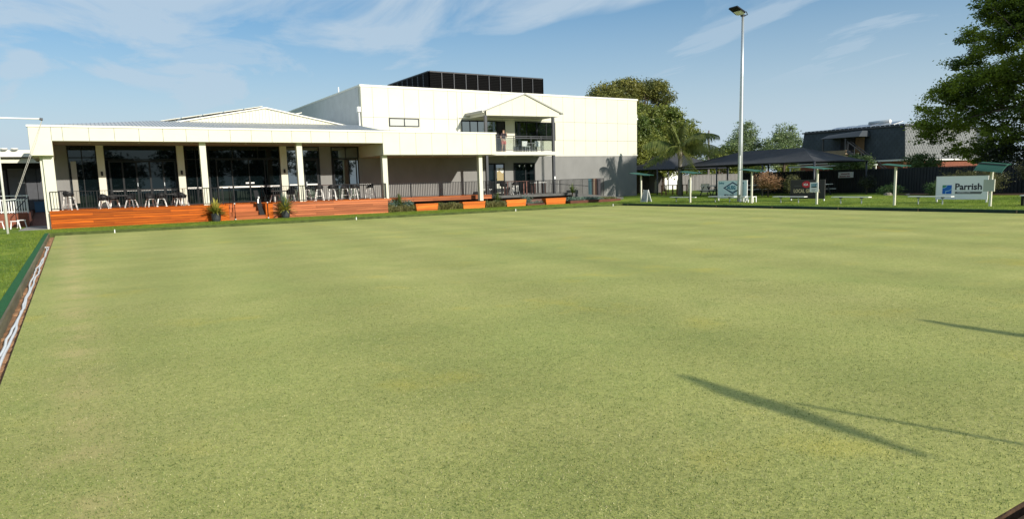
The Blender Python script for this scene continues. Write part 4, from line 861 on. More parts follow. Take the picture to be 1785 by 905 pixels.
def stool(x,y,label,h=.42):
    t=thing('outdoor_stool',label,'stool',(x,y,.1),'white stools left of the deck'); MB().box(x-.2,x+.2,y-.17,y+.17,h+.07,h+.1).obj('seat',WHITEP,t)
    for sx in (-1,1):
        for sy in (-1,1): MB().beam((x+sx*.21,y+sy*.16,.1),(x+sx*.15,y+sy*.1,h+.07),.03,.03).obj('leg',WHITEP,t)
stool(-2.55,44.0,'white stool on the grass edge in front of the path, nearer the flagpole'); stool(-2.35,45.5,'white stool behind the first one, beside the black ramp handrail'); stool(-3.25,44.2,'white stool at the very left edge, beyond the flagpole')
fp=thing('flagpole','white flagpole with a horizontal yard and slack halyards on the left lawn','flagpole',(-2.55,38.64,.1))
MB().tube((-2.55,38.64,.08),(-2.50,38.64,8.5),.055,.04,12).obj('pole',WHITE,fp,smooth=True); MB().tube((-3.9,38.60,5.26),(-.80,38.60,5.25),.04,.032,10).obj('yard',WHITE,fp,smooth=True)
MB().tube((-.86,38.60,5.25),(-.74,38.60,5.22),.06,.06,10).obj('end_cap',CHAR,fp)
ROPE=mat('halyard_rope',(.45,.43,.38),.8)
MB().tube((-.78,38.60,5.2),(-2.13,38.70,1.72),.011,n=5).obj('halyard',ROPE,fp); MB().path([(-.78,38.61,5.18),(-1.1,38.62,4.2),(-1.66,38.66,2.8),(-2.10,38.7,1.68)],.011,5).obj('halyard',ROPE,fp)
MB().tube((-2.55,38.64,1.62),(-2.10,38.70,1.66),.015).obj('cleat_arm',WHITE,fp)
t=thing('flagpole','thin distant white pole with short arm, far left above the annex roof','pole',(-5.6,70,.1)); MB().tube((-5.6,70,.1),(-5.6,70,7.2),.06).obj('pole',WHITE,t); MB().tube((-7.5,70,7.15),(-4.55,70,7.25),.05).obj('arm',WHITE,t)

# ================================================================== RIGHT: LIGHT POLE, SHELTERS, BENCHES, SIGNS
lp=thing('light_pole','tall galvanised floodlight pole on the right bank','light pole',(36.54,30.15,.15))
MB().path([(36.54,30.15,.18),(36.55,30.15,4),(36.56,30.15,8),(36.56,30.15,11.72)],[.165,.135,.105,.075],20).obj('pole',GALV,lp,smooth=True)
MB().box(36.28,36.80,29.9,30.4,.12,.19).obj('base_plate',CONC,lp)
hd=MB().hexa([(35.62,29.80,12.12),(36.36,29.80,11.82),(36.36,30.5,11.82),(35.62,30.5,12.12)],[(35.66,29.84,12.20),(36.44,29.84,11.93),(36.44,30.46,11.93),(35.66,30.46,12.20)])
hd.obj('lamp_head',BLACK,lp); MB().path([(36.56,30.15,11.7),(36.75,29.95,11.8),(36.5,29.85,11.92)],.03).path([(36.56,30.15,11.7),(36.75,30.35,11.8),(36.5,30.45,11.92)],.03).obj('bracket',CHAR,lp)
MB().box(36.46,36.66,30.05,30.25,11.70,11.80).obj('mount',CHAR,lp); MB().hexa([(36.02,29.86,11.94),(36.42,29.86,11.79),(36.42,30.44,11.79),(36.02,30.44,11.94)],[(36.02,29.86,11.955),(36.42,29.86,11.805),(36.42,30.44,11.805),(36.02,30.44,11.955)]).obj('lens',WHITEP,lp)
MB().box(36.34,36.39,30.0,30.1,.6,3.1).obj('conduit',WHITEP,lp)

def shelter(x,y,z,label,w_=1.25,tilt=.12,top=2.0,droop=False,wy=.0,grp='green roofed bench shelters beside the green'):
    """post with a small curved green sheet roof, sheet runs along Y"""
    t=thing('shelter',label,'shelter',(x,y,z),grp); MB().box(x-.045,x+.045,y-.045,y+.045,z,z+top-.08).obj('post',CREAMPOST,t)
    n=8; half=.45; pts=[]
    for i in range(n+1):
        s=-1+2*i/n; X=x+s*half; Z=z+top+.06-(.42 if droop else .07)*(1-s)**2*.25-.04*(s+1)**2*.25 ; pts.append((X,Z))
    y0,y1=y-w_/2+wy,y+w_/2+wy; mb=MB(); seg=14
    vs=[];
    for k in range(seg*2+1):
        yy=y0+(y1-y0)*k/(seg*2); rib=.012*(k%2)
        for X,Z in pts: vs.append((X,yy,Z+rib+tilt*(yy-y)))
    m_=n+1; mb.add(vs,[(k*m_+i,(k+1)*m_+i,(k+1)*m_+i+1,k*m_+i+1) for k in range(seg*2) for i in range(n)])
    mb.obj('roof_sheet',GREENSHEET,t)
    for yy in (y0+.02,y1-.02):
        q=MB(); q.path([(X,yy,Z-.02+tilt*(yy-y)) for X,Z in pts],.018,6); q.obj('edge_tube',WHITE if (droop and yy>y) else GREENSHEET,t)
    MB().beam((x,y0,z+top-.02+tilt*(y0-y)),(x,y1,z+top-.02+tilt*(y1-y)),.05,.05).obj('beam',CHAR,t); return t
for (x,y,z,lab,kw) in [(35.02,32.98,.12,'green roofed shelter post just right of the palm, farthest but one along the green',{}),
    (35.2,28.15,.12,'green roofed shelter post immediately right of the floodlight pole',{}),(35.0,23.6,.12,'green roofed shelter post carrying the blue picture notice, before the dark grocer sign',{}),
    (35.0,19.28,.12,'green roofed shelter post standing alone between the two plain benches',{'w_':1.05}),(35.3,15.08,.12,'green roofed shelter with deep drooping sheet beside the white sign at the far right',{'droop':True,'w_':1.15,'top':1.93})]:
    shelter(x,y,z,lab,**kw)
shelter(34.9,37.6,.12,'green roofed shelter at the corner of the clubhouse behind the small board sign',w_=1.7)
# the near bank's shelters, unseen behind the camera, roof sheets shaped for their shadows
t=thing('shelter','shelter post with long narrow sheet behind the viewer at the near right bank','shelter',(6.54,-2.66,.12))
MB().box(6.52,6.56,-2.68,-2.64,.1,2.58).obj('post',CREAMPOST,t); MB().hexa([(6.20,-3.68,2.50),(6.26,-3.66,2.49),(6.26,-2.02,2.49),(6.20,-2.0,2.50)],[(6.56,-3.40,2.80),(6.64,-3.30,2.80),(6.64,-2.10,2.80),(6.56,-2.08,2.80)]).obj('roof_sheet',GREENSHEET,t)
t=thing('shelter','second shelter post behind the viewer further right on the near bank','shelter',(10.5,-2.6,.12))
MB().box(10.46,10.54,-2.64,-2.56,.1,2.5).obj('post',CREAMPOST,t); MB().hexa([(10.2,-4.3,2.40),(10.25,-4.3,2.39),(10.25,-1.65,2.39),(10.2,-1.65,2.40)],[(10.47,-4.3,2.62),(10.54,-4.3,2.62),(10.54,-1.70,2.62),(10.47,-1.70,2.62)]).obj('roof_sheet',GREENSHEET,t)
# benches: one plank on two legs
def bench(y0,y1,x,zt,label,l0=.22,l1=.22):
    z=zg(x,0); t=thing('bench',label,'bench',(x,(y0+y1)/2,z),'plank benches along the green'); MB().box(x-.16,x+.16,y0,y1,zt-.045,zt).obj('seat',WHITE,t)
    for y in (y0+(y1-y0)*l0,y1-(y1-y0)*l1): MB().box(x-.022,x+.022,y-.022,y+.022,z-.02,zt-.1).obj('leg',GALV,t); MB().box(x-.13,x+.13,y-.025,y+.025,zt-.1,zt-.046).obj('bracket',CHAR,t)
bench(33.25,35.45,35.75,.47,'plank bench crossing behind the shelter post near the palm'); bench(29.75,31.85,35.65,.53,'plank bench in front of the light blue diamond sign, ending at the floodlight pole'); bench(24.85,26.98,35.8,.53,'plank bench in front of the left half of the dark grocer sign')
bench(21.05,23.18,35.85,.52,'plank bench between the dark grocer sign and the lone shelter post'); bench(16.95,19.0,35.85,.56,'plank bench overlapping the lower left corner of the white sign')
t=thing('bench','dark legged bench at the right edge of the view','bench',(36,13.4,.13),); MB().box(35.85,36.15,12.2,14.15,.57,.61).obj('seat',WHITE,t)
for y in (14.08,13.7,12.4): MB().box(35.9,36.1,y-.03,y+.03,.1,.569).obj('leg',BLACK,t)
# signs
SIGNW=mat('sign_pale_face',(.87,.89,.90),.4,.5); SIGNB=mat('sign_light_blue',(.62,.80,.84),.4,.5); SIGND=mat('sign_black_face',(.022,.022,.024),.5,.5); NAVY=mat('sign_navy',(.01,.055,.12),.5); TEAL=mat('sign_teal',(.01,.20,.28),.5)
BLUE=mat('sign_blue',(.0,.13,.55),.5); SGREEN=mat('sign_green',(.05,.25,.13),.5); INK=mat('sign_ink',(.012,.014,.03),.5); GOLD=mat('sign_gold',(.80,.66,.38),.6); RED=mat('sign_red',(.55,.01,.03),.5); SGREY=mat('sign_grey_bar',(.14,.15,.15),.5); LBLUE=mat('sign_pale_blue_line',(.35,.72,.85),.5)
def signboard(name,label,x,ya,yb,z0,z1,face,border=WHITE,legs=True,zl=None,th=.03,group=None):
    z=zg(x,0); t=thing(name,label,'sign',(x,(ya+yb)/2,z)); lo,hi=min(ya,yb),max(ya,yb)
    MB().box(x,x+th,lo,hi,z0,z1).obj('panel',face,t)
    f=MB(); e=.035; f.box(x-.008,x+th+.01,lo-e,lo,z0-e,z1+e).box(x-.008,x+th+.01,hi,hi+e,z0-e,z1+e).box(x-.008,x+th+.01,lo,hi,z1,z1+e).box(x-.008,x+th+.01,lo,hi,z0-e,z0); f.obj('frame',border,t)
    if legs:
        for y in (lo+.02,hi-.02): MB().box(x+.001,x+.06,y-.03,y+.03,z-.05,z0-e).obj('leg',WHITE,t)
    return t
def quadX(x,pts,th=.004): # flat print on a sign facing -X: pts as (y,z)
    return MB().prism(pts,'x',x-th,x)
s=signboard('sponsor_sign','white Parrish sponsor sign with blue square emblem',37.3,18.42,16.1,.38,1.47,SIGNW); X=37.3
# emblem: blue square, green corner, pale curved lines
ey,ez,es=18.14,.62,.44   # left edge y, bottom z, size
quadX(X,[(ey,ez),(ey-es,ez),(ey-es,ez+es),(ey,ez+es)]).obj('emblem_square',BLUE,s)
arc=[(ey-.20*math.cos(a)*1.0,ez+es-.13*math.sin(a)) for a in [i*math.pi/2/8 for i in range(9)]]
quadX(X-.0045,[(ey,ez+es)]+arc).obj('emblem_corner',SGREEN,s)
def stroke(pts,w_,mt,name): # ribbon along a polyline on the sign
    mb=MB()
    for (a,b_),(c_,d_) in zip(pts,pts[1:]):
        l=math.hypot(c_-a,d_-b_); nx,nz=-(d_-b_)/l*w_/2,(c_-a)/l*w_/2; mb.prism([(a+nx,b_+nz),(c_+nx,d_+nz),(c_-nx,d_-nz),(a-nx,b_-nz)],'x',X-.012,X-.009)
    return mb.obj(name,mt,s)
stroke([(ey-.22*math.cos(a),ez+es-.15*math.sin(a)) for a in [i*math.pi/2/8 for i in range(9)]],.022,LBLUE,'emblem_line')
stroke([(ey-.17,ez),(ey-.17,ez+.10)]+[(ey-.17-.27*math.sin(a)-.0,ez+.14+.14*(1-math.cos(a))) for a in [i*math.pi/2/8 for i in range(9)]],.026,LBLUE,'emblem_line')
text('Parrish',.43,faceX(X-.001,17.56,.835),INK,s,sx=1.02,bold=.012)
quadX(X,[(17.54,.62),(16.36,.62),(16.30,.74),(17.54,.74)]).obj('grey_bar',SGREY,s); text('ENGINEERING & STEEL',.075,faceX(X-.006,17.44,.67),SIGNW,s,sx=.8)
quadX(X,[(17.50,.79),(16.40,.79),(16.40,.797),(17.50,.797)]).obj('rule_line',SGREY,s)
s=signboard('sponsor_sign','black sign reading LOCAL GROCER in gold under a red oval',37.4,27.0,24.75,.37,1.43,SIGND,border=mat('sign_dark_frame',(.05,.05,.05),.5)); X=37.4
quadX(X,[(25.93+.30*math.cos(a),1.19+.20*math.sin(a)) for a in [i*math.pi/14 for i in range(28)]]).obj('red_oval',RED,s); text('IGA',.19,faceX(X-.005,26.12,1.12),WHITEP,s,sx=.95,bold=.006)
text('LOCAL GROCER',.30,faceX(X-.001,26.80,.70),GOLD,s,sx=.80,bold=.004); quadX(X,[(26.78,1.10),(26.3,1.10),(26.3,1.115),(26.78,1.115)]).obj('rule_line',SGREY,s); quadX(X,[(25.55,1.10),(25.1,1.10),(25.1,1.115),(25.55,1.115)]).obj('rule_line',SGREY,s)
s=signboard('sponsor_sign','pale blue sign with dark diamond emblem behind the floodlight pole',36.75,32.12,29.78,.40,1.50,SIGNB); X=36.75
text('Sydney',.17,faceX(X-.001,32.05,1.31),TEAL,s,bold=.007,sx=.9); text('iers',.17,faceX(X-.001,30.24,1.31),TEAL,s,bold=.007,sx=.9)
cy_,cz=30.91,1.04
def diamond(w_,h_,x,mt,nm): quadX(x,[(cy_+w_,cz),(cy_,cz-h_),(cy_-w_,cz),(cy_,cz+h_)]).obj(nm,mt,s)
diamond(.78,.40,X,NAVY,'diamond'); diamond(.60,.305,X-.0045,SIGNB,'diamond_field')
text('AUSG',.32,faceX(X-.010,31.36,.95),TEAL,s,sx=.84,bold=.018); quadX(X-.0095,[(31.32,.93),(30.91,.76),(30.5,.93),(30.2,.965),(30.62,.80),(31.03,.965)][:3]+[(30.91,.80)]).obj('diamond_chevron',TEAL,s)
text('METAL CRAFT',.13,faceX(X-.001,31.6,.535),INK,s,sx=1.0,bold=.004); text('SERVICES PTY LTD',.085,faceX(X-.001,31.6,.43),INK,s,sx=1.15,bold=.004)
t=thing('notice','white notice with blue beach picture fixed to the shelter post','sign',(34.93,23.72,.8)); MB().box(34.90,34.93,23.47,23.98,.80,1.34).obj('panel',WHITEP,t); X=34.90; s=t
quadX(X,[(23.91,1.05),(23.56,1.05),(23.56,1.28),(23.91,1.28)]).obj('picture_sky',mat('picture_blue',(.02,.17,.28),.4,col2=(.35,.5,.55),vscale=9),s); quadX(X-.0045,[(23.91,1.05),(23.56,1.05),(23.56,1.11),(23.72,1.12),(23.91,1.07)]).obj('picture_ground',mat('picture_dark',(.02,.05,.05)),s)
for i,wd in enumerate((.30,.22,.26)): quadX(X,[(23.88,.95-i*.045),(23.88-wd,.95-i*.045),(23.88-wd,.965-i*.045),(23.88,.965-i*.045)]).obj('text_line',SGREY,s)
t=thing('notice','blank pale grey board fixed to the far right shelter post','sign',(35.22,15.13,.82)); MB().box(35.20,35.23,14.93,15.36,.80,1.33).obj('panel',mat('grey_board',(.45,.48,.43),.6),t); MB().box(35.19,35.24,14.90,14.93,.80,1.35).obj('edge_strip',CREAMPOST,t)
t=thing('sandwich_board','small white A-frame notice with lines of small print by the clubhouse corner','sign',(35.2,37.35,.1)); 
for sgn,nm in ((1,'panel'),(-1,'rear_panel')):
    MB().hexa([(34.93+(.0 if sgn==1 else .42),37.05,.14),(34.95+(.0 if sgn==1 else .42),37.05,.14),(34.95+(0 if sgn==1 else .42),37.65,.14),(34.93+(0 if sgn==1 else .42),37.65,.14)],[(35.13,37.12,.98),(35.15,37.12,.98),(35.15,37.58,.98),(35.13,37.58,.98)]).obj(nm,mat('notice_grey',(.50,.55,.60),.5),t)
for i in range(8):
    z=.86-i*.09; x=34.93+(z-.14)*.238; MB().hexa([(x-.008,37.16+.02*(i%3),z),(x-.003,37.16+.02*(i%3),z),(x-.003,37.54,z),(x-.008,37.54,z)],[(x+.0,37.16+.02*(i%3),z+.035),(x+.005,37.16+.02*(i%3),z+.035),(x+.005,37.54,z+.035),(x+.0,37.54,z+.035)]).obj('text_line',SGREY,t)
MB().beam((34.93,37.04,.1),(35.14,37.12,1.0),.03,.03).beam((34.93,37.66,.1),(35.14,37.58,1.0),.03,.03).beam((35.4,37.04,.1),(35.15,37.12,1.0),.03,.03).obj('frame',WHITE,t)
# two white step stools at the foot of the floodlight pole
for i,(y,lab) in enumerate([(29.35,'small white plastic step stool nearest the floodlight pole'),(28.75,'small white plastic step stool right of its twin, beside the shelter post')]):
    t=thing('step_stool',lab,'stool',(36.0,y,.13),'white step stools by the floodlight pole'); MB().box(35.82,36.18,y-.20,y+.20,.47,.52).obj('seat',WHITEP,t)
    for sx in (-.14,.14):
        for sy in (-.17,.17): MB().hexa([(36+sx-.03,y+sy*1.1-.035,.10),(36+sx+.03,y+sy*1.1-.035,.10),(36+sx+.03,y+sy*1.1+.035,.10),(36+sx-.03,y+sy*1.1+.035,.10)],[(36+sx-.03,y+sy-.03,.469),(36+sx+.03,y+sy-.03,.469),(36+sx+.03,y+sy+.03,.469),(36+sx-.03,y+sy+.03,.469)]).obj('leg',WHITEP,t)

# ================================================================== SHADE STRUCTURES, FENCES
def hipsail(name,label,x0,x1,y0,y1,ze,zr,rx,ry0,ry1,posts,zb=.35,sag=.10):
    t=thing(name,label,'shade structure',((x0+x1)/2,(y0+y1)/2,zb)); mb=MB(); n=10
    A,B_,C_,D_=(x0,y0,ze),(x1,y0,ze),(x1,y1,ze),(x0,y1,ze); P,Q=(rx,ry0,zr),(rx,ry1,zr)
    def face(p0,p1,q1,q0): # p eave, q ridge; sagging patch
        vs=[]; 
        for j in range(n+1):
            for i in range(n+1):
                a=np.array(p0)+(np.array(p1)-p0)*i/n; b_=np.array(q0)+(np.array(q1)-q0)*i/n; p=a+(b_-a)*j/n
                s=math.sin(math.pi*i/n); p[2]-=sag*math.sin(math.pi*j/n)*s*1.3; p[2]+=-.0*s
                if j==0: p[2]+=.06*s
                vs.append(p)
        m_=n+1; mb.add(vs,[(j*m_+i,j*m_+i+1,(j+1)*m_+i+1,(j+1)*m_+i) for j in range(n) for i in range(n)])
    face(D_,A,P,Q); face(A,B_,P,P); face(B_,C_,Q,P); face(C_,D_,Q,Q)
    mb.obj('shade_cloth',SHADE,t,smooth=True)
    for a,b_ in ((A,B_),(B_,C_),(C_,D_),(D_,A)): MB().tube(a,b_,.04).obj('edge_beam',BLACK,t)
    for a,b_ in ((A,P),(B_,P),(C_,Q),(D_,Q),(P,Q)): MB().tube((a[0],a[1],a[2]-.03),(b_[0],b_[1],b_[2]-.03),.03).obj('rafter',BLACK,t)
    for x,y in posts: MB().tube((x,y,zb-.1),(x,y,ze),.06,.06,10).obj('post',CHAR,t,smooth=True)
hipsail('shade_structure','wide dark shade cloth canopy with hipped top over the picnic tables',40.95,47.0,27.85,40.2,2.60,3.68,44.2,31.0,36.2,[(40.95,27.85),(47,27.95),(41,31.9),(41,36),(47,32),(47,36),(47,40.1)])
hipsail('shade_structure','smaller dark shade canopy behind the palm trunk',43.0,52.0,44.2,52.2,2.55,4.1,48.0,47,49.5,[(43,44.3),(43,48),(52,44.3),(52,52),(43.1,52)])
def picnic(x,y,label,rz=0):
    z=.35; t=thing('picnic_table',label,'picnic table',(x,y,z),'picnic tables under the shade cloth'); 
    for k in range(4): MB().box(x-.38+k*.19,x-.38+k*.19+.175,y-.9,y+.9,z+.72,z+.76).obj('slat',WHITE,t)
    for sx in (-.62,.62): MB().box(x+sx-.13,x+sx+.13,y-.9,y+.9,z+.40,z+.44).obj('seat',WHITE,t)
    for sy in (-.6,.6): MB().beam((x-.62,y+sy,z),(x-.2,y+sy,z+.72),.05,.06).beam((x+.62,y+sy,z),(x+.2,y+sy,z+.72),.05,.06).box(x-.66,x+.66,y+sy-.03,y+sy+.03,z+.33,z+.395).obj('leg_frame',CHAR,t)
for x,y,lab in [(42.6,37.9,'picnic table under the canopy right of the palm trunk'),(44.6,39.0,'picnic table further back behind the one right of the palm'),(43.0,34.6,'picnic table under the canopy left of the pale blue sign'),(44.8,31.2,'picnic table behind the shrubs right of the floodlight pole'),(45.5,35.3,'picnic table in the deep shade behind the pale blue sign'),(43.5,29.3,'picnic table in front of the dark fence left of the grocer sign')]: picnic(x,y,lab)
tag(MB().box(43.9,44.0,39.35,40.2,.55,1.25).obj('white_board',WHITE),'white board leaning right of the palm trunk','board')
for x,y,h,lab in [(48.9,50.5,1.45,'white gas bottle at the left of the back fence'),(48.0,46.6,1.5,'tall white gas bottle right of the first one by the back fence'),(49.0,46.2,1.45,'grey gas bottle beside the tall white one')]:
    o=tag(MB().lathe([(.16,0),(.19,.05),(.19,h*.72),(.14,h*.86),(.05,h*.9),(.05,h)],(x,y,.35),14).obj('gas_bottle',GALV if 'grey' in lab else WHITE,smooth=True),lab,'gas bottle','gas bottles by the back fence')
t=thing('timber_table','long brown timber table left of the palm trunk','table',(44.5,43.5,.35)); MB().box(42.9,45.6,43.2,43.8,1.15,1.2).obj('tabletop',mat('brown_stain',(.16,.07,.04),.7),t)
for x in (43.0,44.3,45.5):
    for y in (43.25,43.75): MB().box(x-.04,x+.04,y-.04,y+.04,.33,1.15).obj('leg',mat('brown_stain',(.16,.07,.04)),t)
tag(MB().box(47.9,48.1,33.5,34.2,.6,2.1).obj('tan_box',TAN),'tan box on the fence behind the pale blue sign','box')
def sheetfence(name,label,p0,p1,zb,zt,mt,pw=2.4,rib=.2,dep=.04,postm=None):
    """ribbed sheet fence in bays; each bay a part"""
    x0,y0=p0; x1,y1=p1; L_=math.hypot(x1-x0,y1-y0); ux,uy=(x1-x0)/L_,(y1-y0)/L_; nx,ny=-uy,ux
    t=thing(name,label,'fence',(x0,y0,zb)); n=max(1,round(L_/pw)); wb=L_/n
    for i in range(n):
        mb=MB(); s=i*wb+.03; e=(i+1)*wb-.03; pts=[]; k=s
        while k<e-.001:
            for ds,dd in ((0,0),(rib*.42,0),(rib*.5,dep),(rib*.92,dep)):
                if k+ds<e: pts.append((k+ds,dd))
            k+=rib
        pts.append((e,0)); vs=[]
        for q,dd in pts: vs+=[(x0+ux*q+nx*dd,y0+uy*q+ny*dd,zb),(x0+ux*q+nx*dd,y0+uy*q+ny*dd,zt-.03+random.uniform(0,.001))]
        mb.add(vs,[(2*j,2*j+2,2*j+3,2*j+1) for j in range(len(pts)-1)]).obj('panel',mt,t)
        a=(x0+ux*(s),y0+uy*(s),zt); b_=(x0+ux*e,y0+uy*e,zt); MB().beam(a,b_,.06,.045).obj('cap_rail',mt,t)
    for i in range(n+1):
        x,y=x0+ux*i*wb,y0+uy*i*wb; MB().box(x-.035,x+.035,y-.035,y+.035,zb-.1,zt+.0).obj('post',postm or mt,t)
    return t
sheetfence('metal_fence','long dark ribbed metal fence along the right side of the grounds',(47.6,4),(47.6,39.0),.30,2.03,FENCE)
sheetfence('metal_fence','weathered grey-brown back fence left of the palm trunk',(41.9,56),(55.4,56),.30,2.3,FENCE2,rib=.3)
sheetfence('metal_fence','pale grey back fence seen under the shade canopy',(55.5,54),(66,54),.30,2.05,mat('pale_grey_fence',(.23,.22,.21),.7,var=.15,vscale=3),rib=.22)
t=thing('garden_shed','dark timber garden shed with peaked roof at the back fence','shed',(50.5,53,.35)); MB().prism([(49.7,.35),(51.5,.35),(51.5,2.05),(50.6,2.6),(49.7,2.05)],'y',52.4,54.2).obj('wall',FENCE2,t)
MB().hexa([(49.55,52.3,1.97),(50.6,52.3,2.62),(50.6,54.3,2.62),(49.55,54.3,1.97)],[(49.55,52.3,2.03),(50.6,52.3,2.68),(50.6,54.3,2.68),(49.55,54.3,2.03)]).hexa([(50.6,52.3,2.62),(51.65,52.3,1.97),(51.65,54.3,1.97),(50.6,54.3,2.62)],[(50.6,52.3,2.68),(51.65,52.3,2.03),(51.65,54.3,2.03),(50.6,54.3,2.68)]).obj('roof',CHAR,t)
t=thing('fence_sign','white fence sign with two lines of dark red capitals','sign',(47.52,29.8,1.47)); MB().box(47.50,47.53,29.2,30.35,1.47,1.88).obj('panel',WHITEP,t)
DR=mat('sign_dark_red',(.25,.02,.05),.5); text('DESIGNATED',.135,faceX(47.495,30.16,1.70),DR,t,sx=.86,bold=.004); text('SMOKING AREA',.135,faceX(47.495,30.26,1.52),DR,t,sx=.86,bold=.004)
# ================================================================== NEIGHBOURING HOUSES
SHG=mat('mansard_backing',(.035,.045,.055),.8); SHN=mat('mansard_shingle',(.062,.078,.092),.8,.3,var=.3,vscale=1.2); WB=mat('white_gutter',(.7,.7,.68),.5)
SHL=mat('mansard_shingle_sunlit',(.21,.22,.22),.8,.3,var=.2,vscale=1.2)  # paler copy of the shingle, sunlight on that face put into the colour
HO=thing('house','two storey house with dark shingled mansard upper floor and brick below','house',(57,30.7,.35))
MB().box(57.15,70,30.9,40.3,.3,2.75).obj('brick_wall',BRICK,HO)
mn=MB().hexa([(57.0,30.7,2.82),(72,30.7,2.82),(72,40.35,2.82),(57,40.35,2.82)],[(57.28,30.98,5.44),(72,30.98,5.44),(72,40.1,5.44),(57.28,40.1,5.44)]).obj('mansard',SHG,HO)
MB().box(56.9,72,30.6,40.45,2.66,2.80).obj('gutter',WB,HO); MB().box(57.15,72,30.85,40.25,5.445,5.55).obj('parapet',CHAR,HO)
def shingles(facing,mt,parent):
    mb=MB(); row=0; z=2.86; rh=.27
    while z<5.38:
        k=(z-2.82)/2.62*.28; k2=(z+rh-2.82)/2.62*.28
        if facing=='x': a,b_=30.75+k,40.3-k
        else: a,b_=57.05+k,69
        w_=.40; q=a-(w_/2 if row%2 else 0)
        while q<b_:
            s=max(q+.012,a); e=min(q+w_-.012,b_)
            skip=facing=='x' and 34.0<(s+e)/2<36.3 and z<4.7
            if e-s>.1 and not skip:
                c=.05; o=.014
                if facing=='x': mb.hexa([(57+k-o,s+c,z),(57+k-o,e-c,z),(57+k,e-c,z),(57+k,s+c,z)],[(57+k2-o*.3,s,z+rh),(57+k2-o*.3,e,z+rh),(57+k2+.01,e,z+rh),(57+k2+.01,s,z+rh)])
                else: mb.hexa([(s+c,30.7+k-o,z),(e-c,30.7+k-o,z),(e-c,30.7+k,z),(s+c,30.7+k,z)],[(s,30.7+k2-o*.3,z+rh),(e,30.7+k2-o*.3,z+rh),(e,30.7+k2+.01,z+rh),(s,30.7+k2+.01,z+rh)])
            q+=w_
        z+=rh*.93; row+=1
    mb.obj('shingles',mt,parent,'stuff')
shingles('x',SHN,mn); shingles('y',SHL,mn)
po=MB().box(55.6,57.1,35.0,37.15,3.05,3.72).obj('porch_wall',mat('tan_brick',(.26,.20,.13),.85,var=.4,vscale=9,bump=.4),HO)
MB().hexa([(55.4,33.7,4.78),(57.3,33.7,4.80),(57.3,37.2,4.80),(55.4,37.2,4.78)],[(56.2,33.9,5.28),(57.3,33.9,5.3),(57.3,37.0,5.12),(56.2,37.0,5.10)]).obj('porch_roof',SHG,HO)
MB().box(56.95,57.2,35.0,36.3,3.72,4.78).obj('porch_opening',DARKIN,HO)
for y in (35.02,37.1): MB().box(55.62,55.72,y-.05,y+.05,3.721,4.79).obj('porch_post',CHAR,HO)
for k in range(7): MB().box(56.85,56.93,34.1+k*.11,34.1+k*.11+.095,3.4,4.78).obj('timber_slat',mat('brown_timber',(.20,.12,.06),.8),HO)
sw=thing('outside_stair','dark timber outside stair descending right from the house porch','stair',(56,33.5,2))
for dy in (0,.5): MB().beam((55.7+dy,34.9,3.65),(55.7+dy,31.6,1.2),.05,.22).obj('stringer',CHAR,sw); MB().beam((55.7+dy,34.9,4.45),(55.7+dy,31.6,2.0),.05,.07).obj('rail',CHAR,sw)
for k in range(12): MB().box(55.7,56.2,34.8-k*.27,35.05-k*.27,3.62-k*.2,3.66-k*.2).obj('tread',CHAR,sw)
for k in range(6): MB().box(55.68,55.73,34.8-k*.6,34.85-k*.6,3.6-k*.445,4.42-k*.445).obj('baluster',CHAR,sw)
for i in range(6):
    y=38.0-i*1.02; t=thing('solar_panel','','solar panel',(59,y,5.55),'solar panels on the mansard house roof'); h0=5.58+i*.02
    MB().hexa([(58.2,y-.48,h0),(59.8,y-.48,h0+.34),(59.8,y+.48,h0+.34),(58.2,y+.48,h0)],[(58.2,y-.48,h0+.04),(59.8,y-.48,h0+.38),(59.8,y+.48,h0+.38),(58.2,y+.48,h0+.04)]).obj('frame',WHITE,t)
    MB().hexa([(58.26,y-.43,h0+.05),(59.74,y-.43,h0+.36),(59.74,y+.43,h0+.36),(58.26,y+.43,h0+.05)],[(58.26,y-.43,h0+.06),(59.74,y-.43,h0+.37),(59.74,y+.43,h0+.37),(58.26,y+.43,h0+.06)]).obj('cell_sheet',mat('sunlit_solar',(.10,.11,.14),.12,.8),t)
    MB().box(59.7,59.76,y-.03,y+.03,5.5,h0+.33).obj('bracket',GALV,t)
    t['label']=['leftmost solar panel on the mansard house roof','second solar panel from the left on the mansard house roof','third solar panel from the left on the mansard house roof','fourth solar panel on the mansard house roof, just left of the water tank','fifth solar panel, partly under the roof water tank','rightmost solar panel on the mansard house roof, right of the water tank'][i]
t=thing('water_heater','grey solar water tank lying on the mansard house roof','tank',(59.8,34.2,5.9)); MB().tube((59.9,35.5,6.02),(59.9,33.7,6.08),.2,.2,14).obj('tank',GALV,t,smooth=True); MB().tube((59.9,33.7,6.08),(59.9,33.64,6.082),.21,.19,14).obj('end_cap',WHITE,t); MB().box(59.8,60,34.9,34.98,5.5,5.9).box(59.8,60,33.8,33.88,5.5,5.95).obj('leg',GALV,t)
t=thing('tv_antenna','thin television antenna on the mansard house roof','antenna',(60,31.4,5.5)); MB().tube((60,31.4,5.5),(60,31.4,6.6),.02).obj('mast',GALV,t); MB().tube((60,31.0,6.5),(60,31.8,6.5),.012).tube((60,31.1,6.35),(60,31.7,6.35),.012).obj('elements',GALV,t)
t=thing('carport','low pale roof seen above the fence between the shade canopy and the house','carport',(52,33,2.2)); MB().box(50.2,54,31.2,36.5,2.35,2.45).obj('roof',mat('pale_roof',(.42,.45,.42),.6),t)
for x,y in ((50.3,31.3),(50.3,36.4),(53.9,31.3),(53.9,36.4)): MB().box(x-.05,x+.05,y-.05,y+.05,.3,2.35).obj('post',WHITE,t)
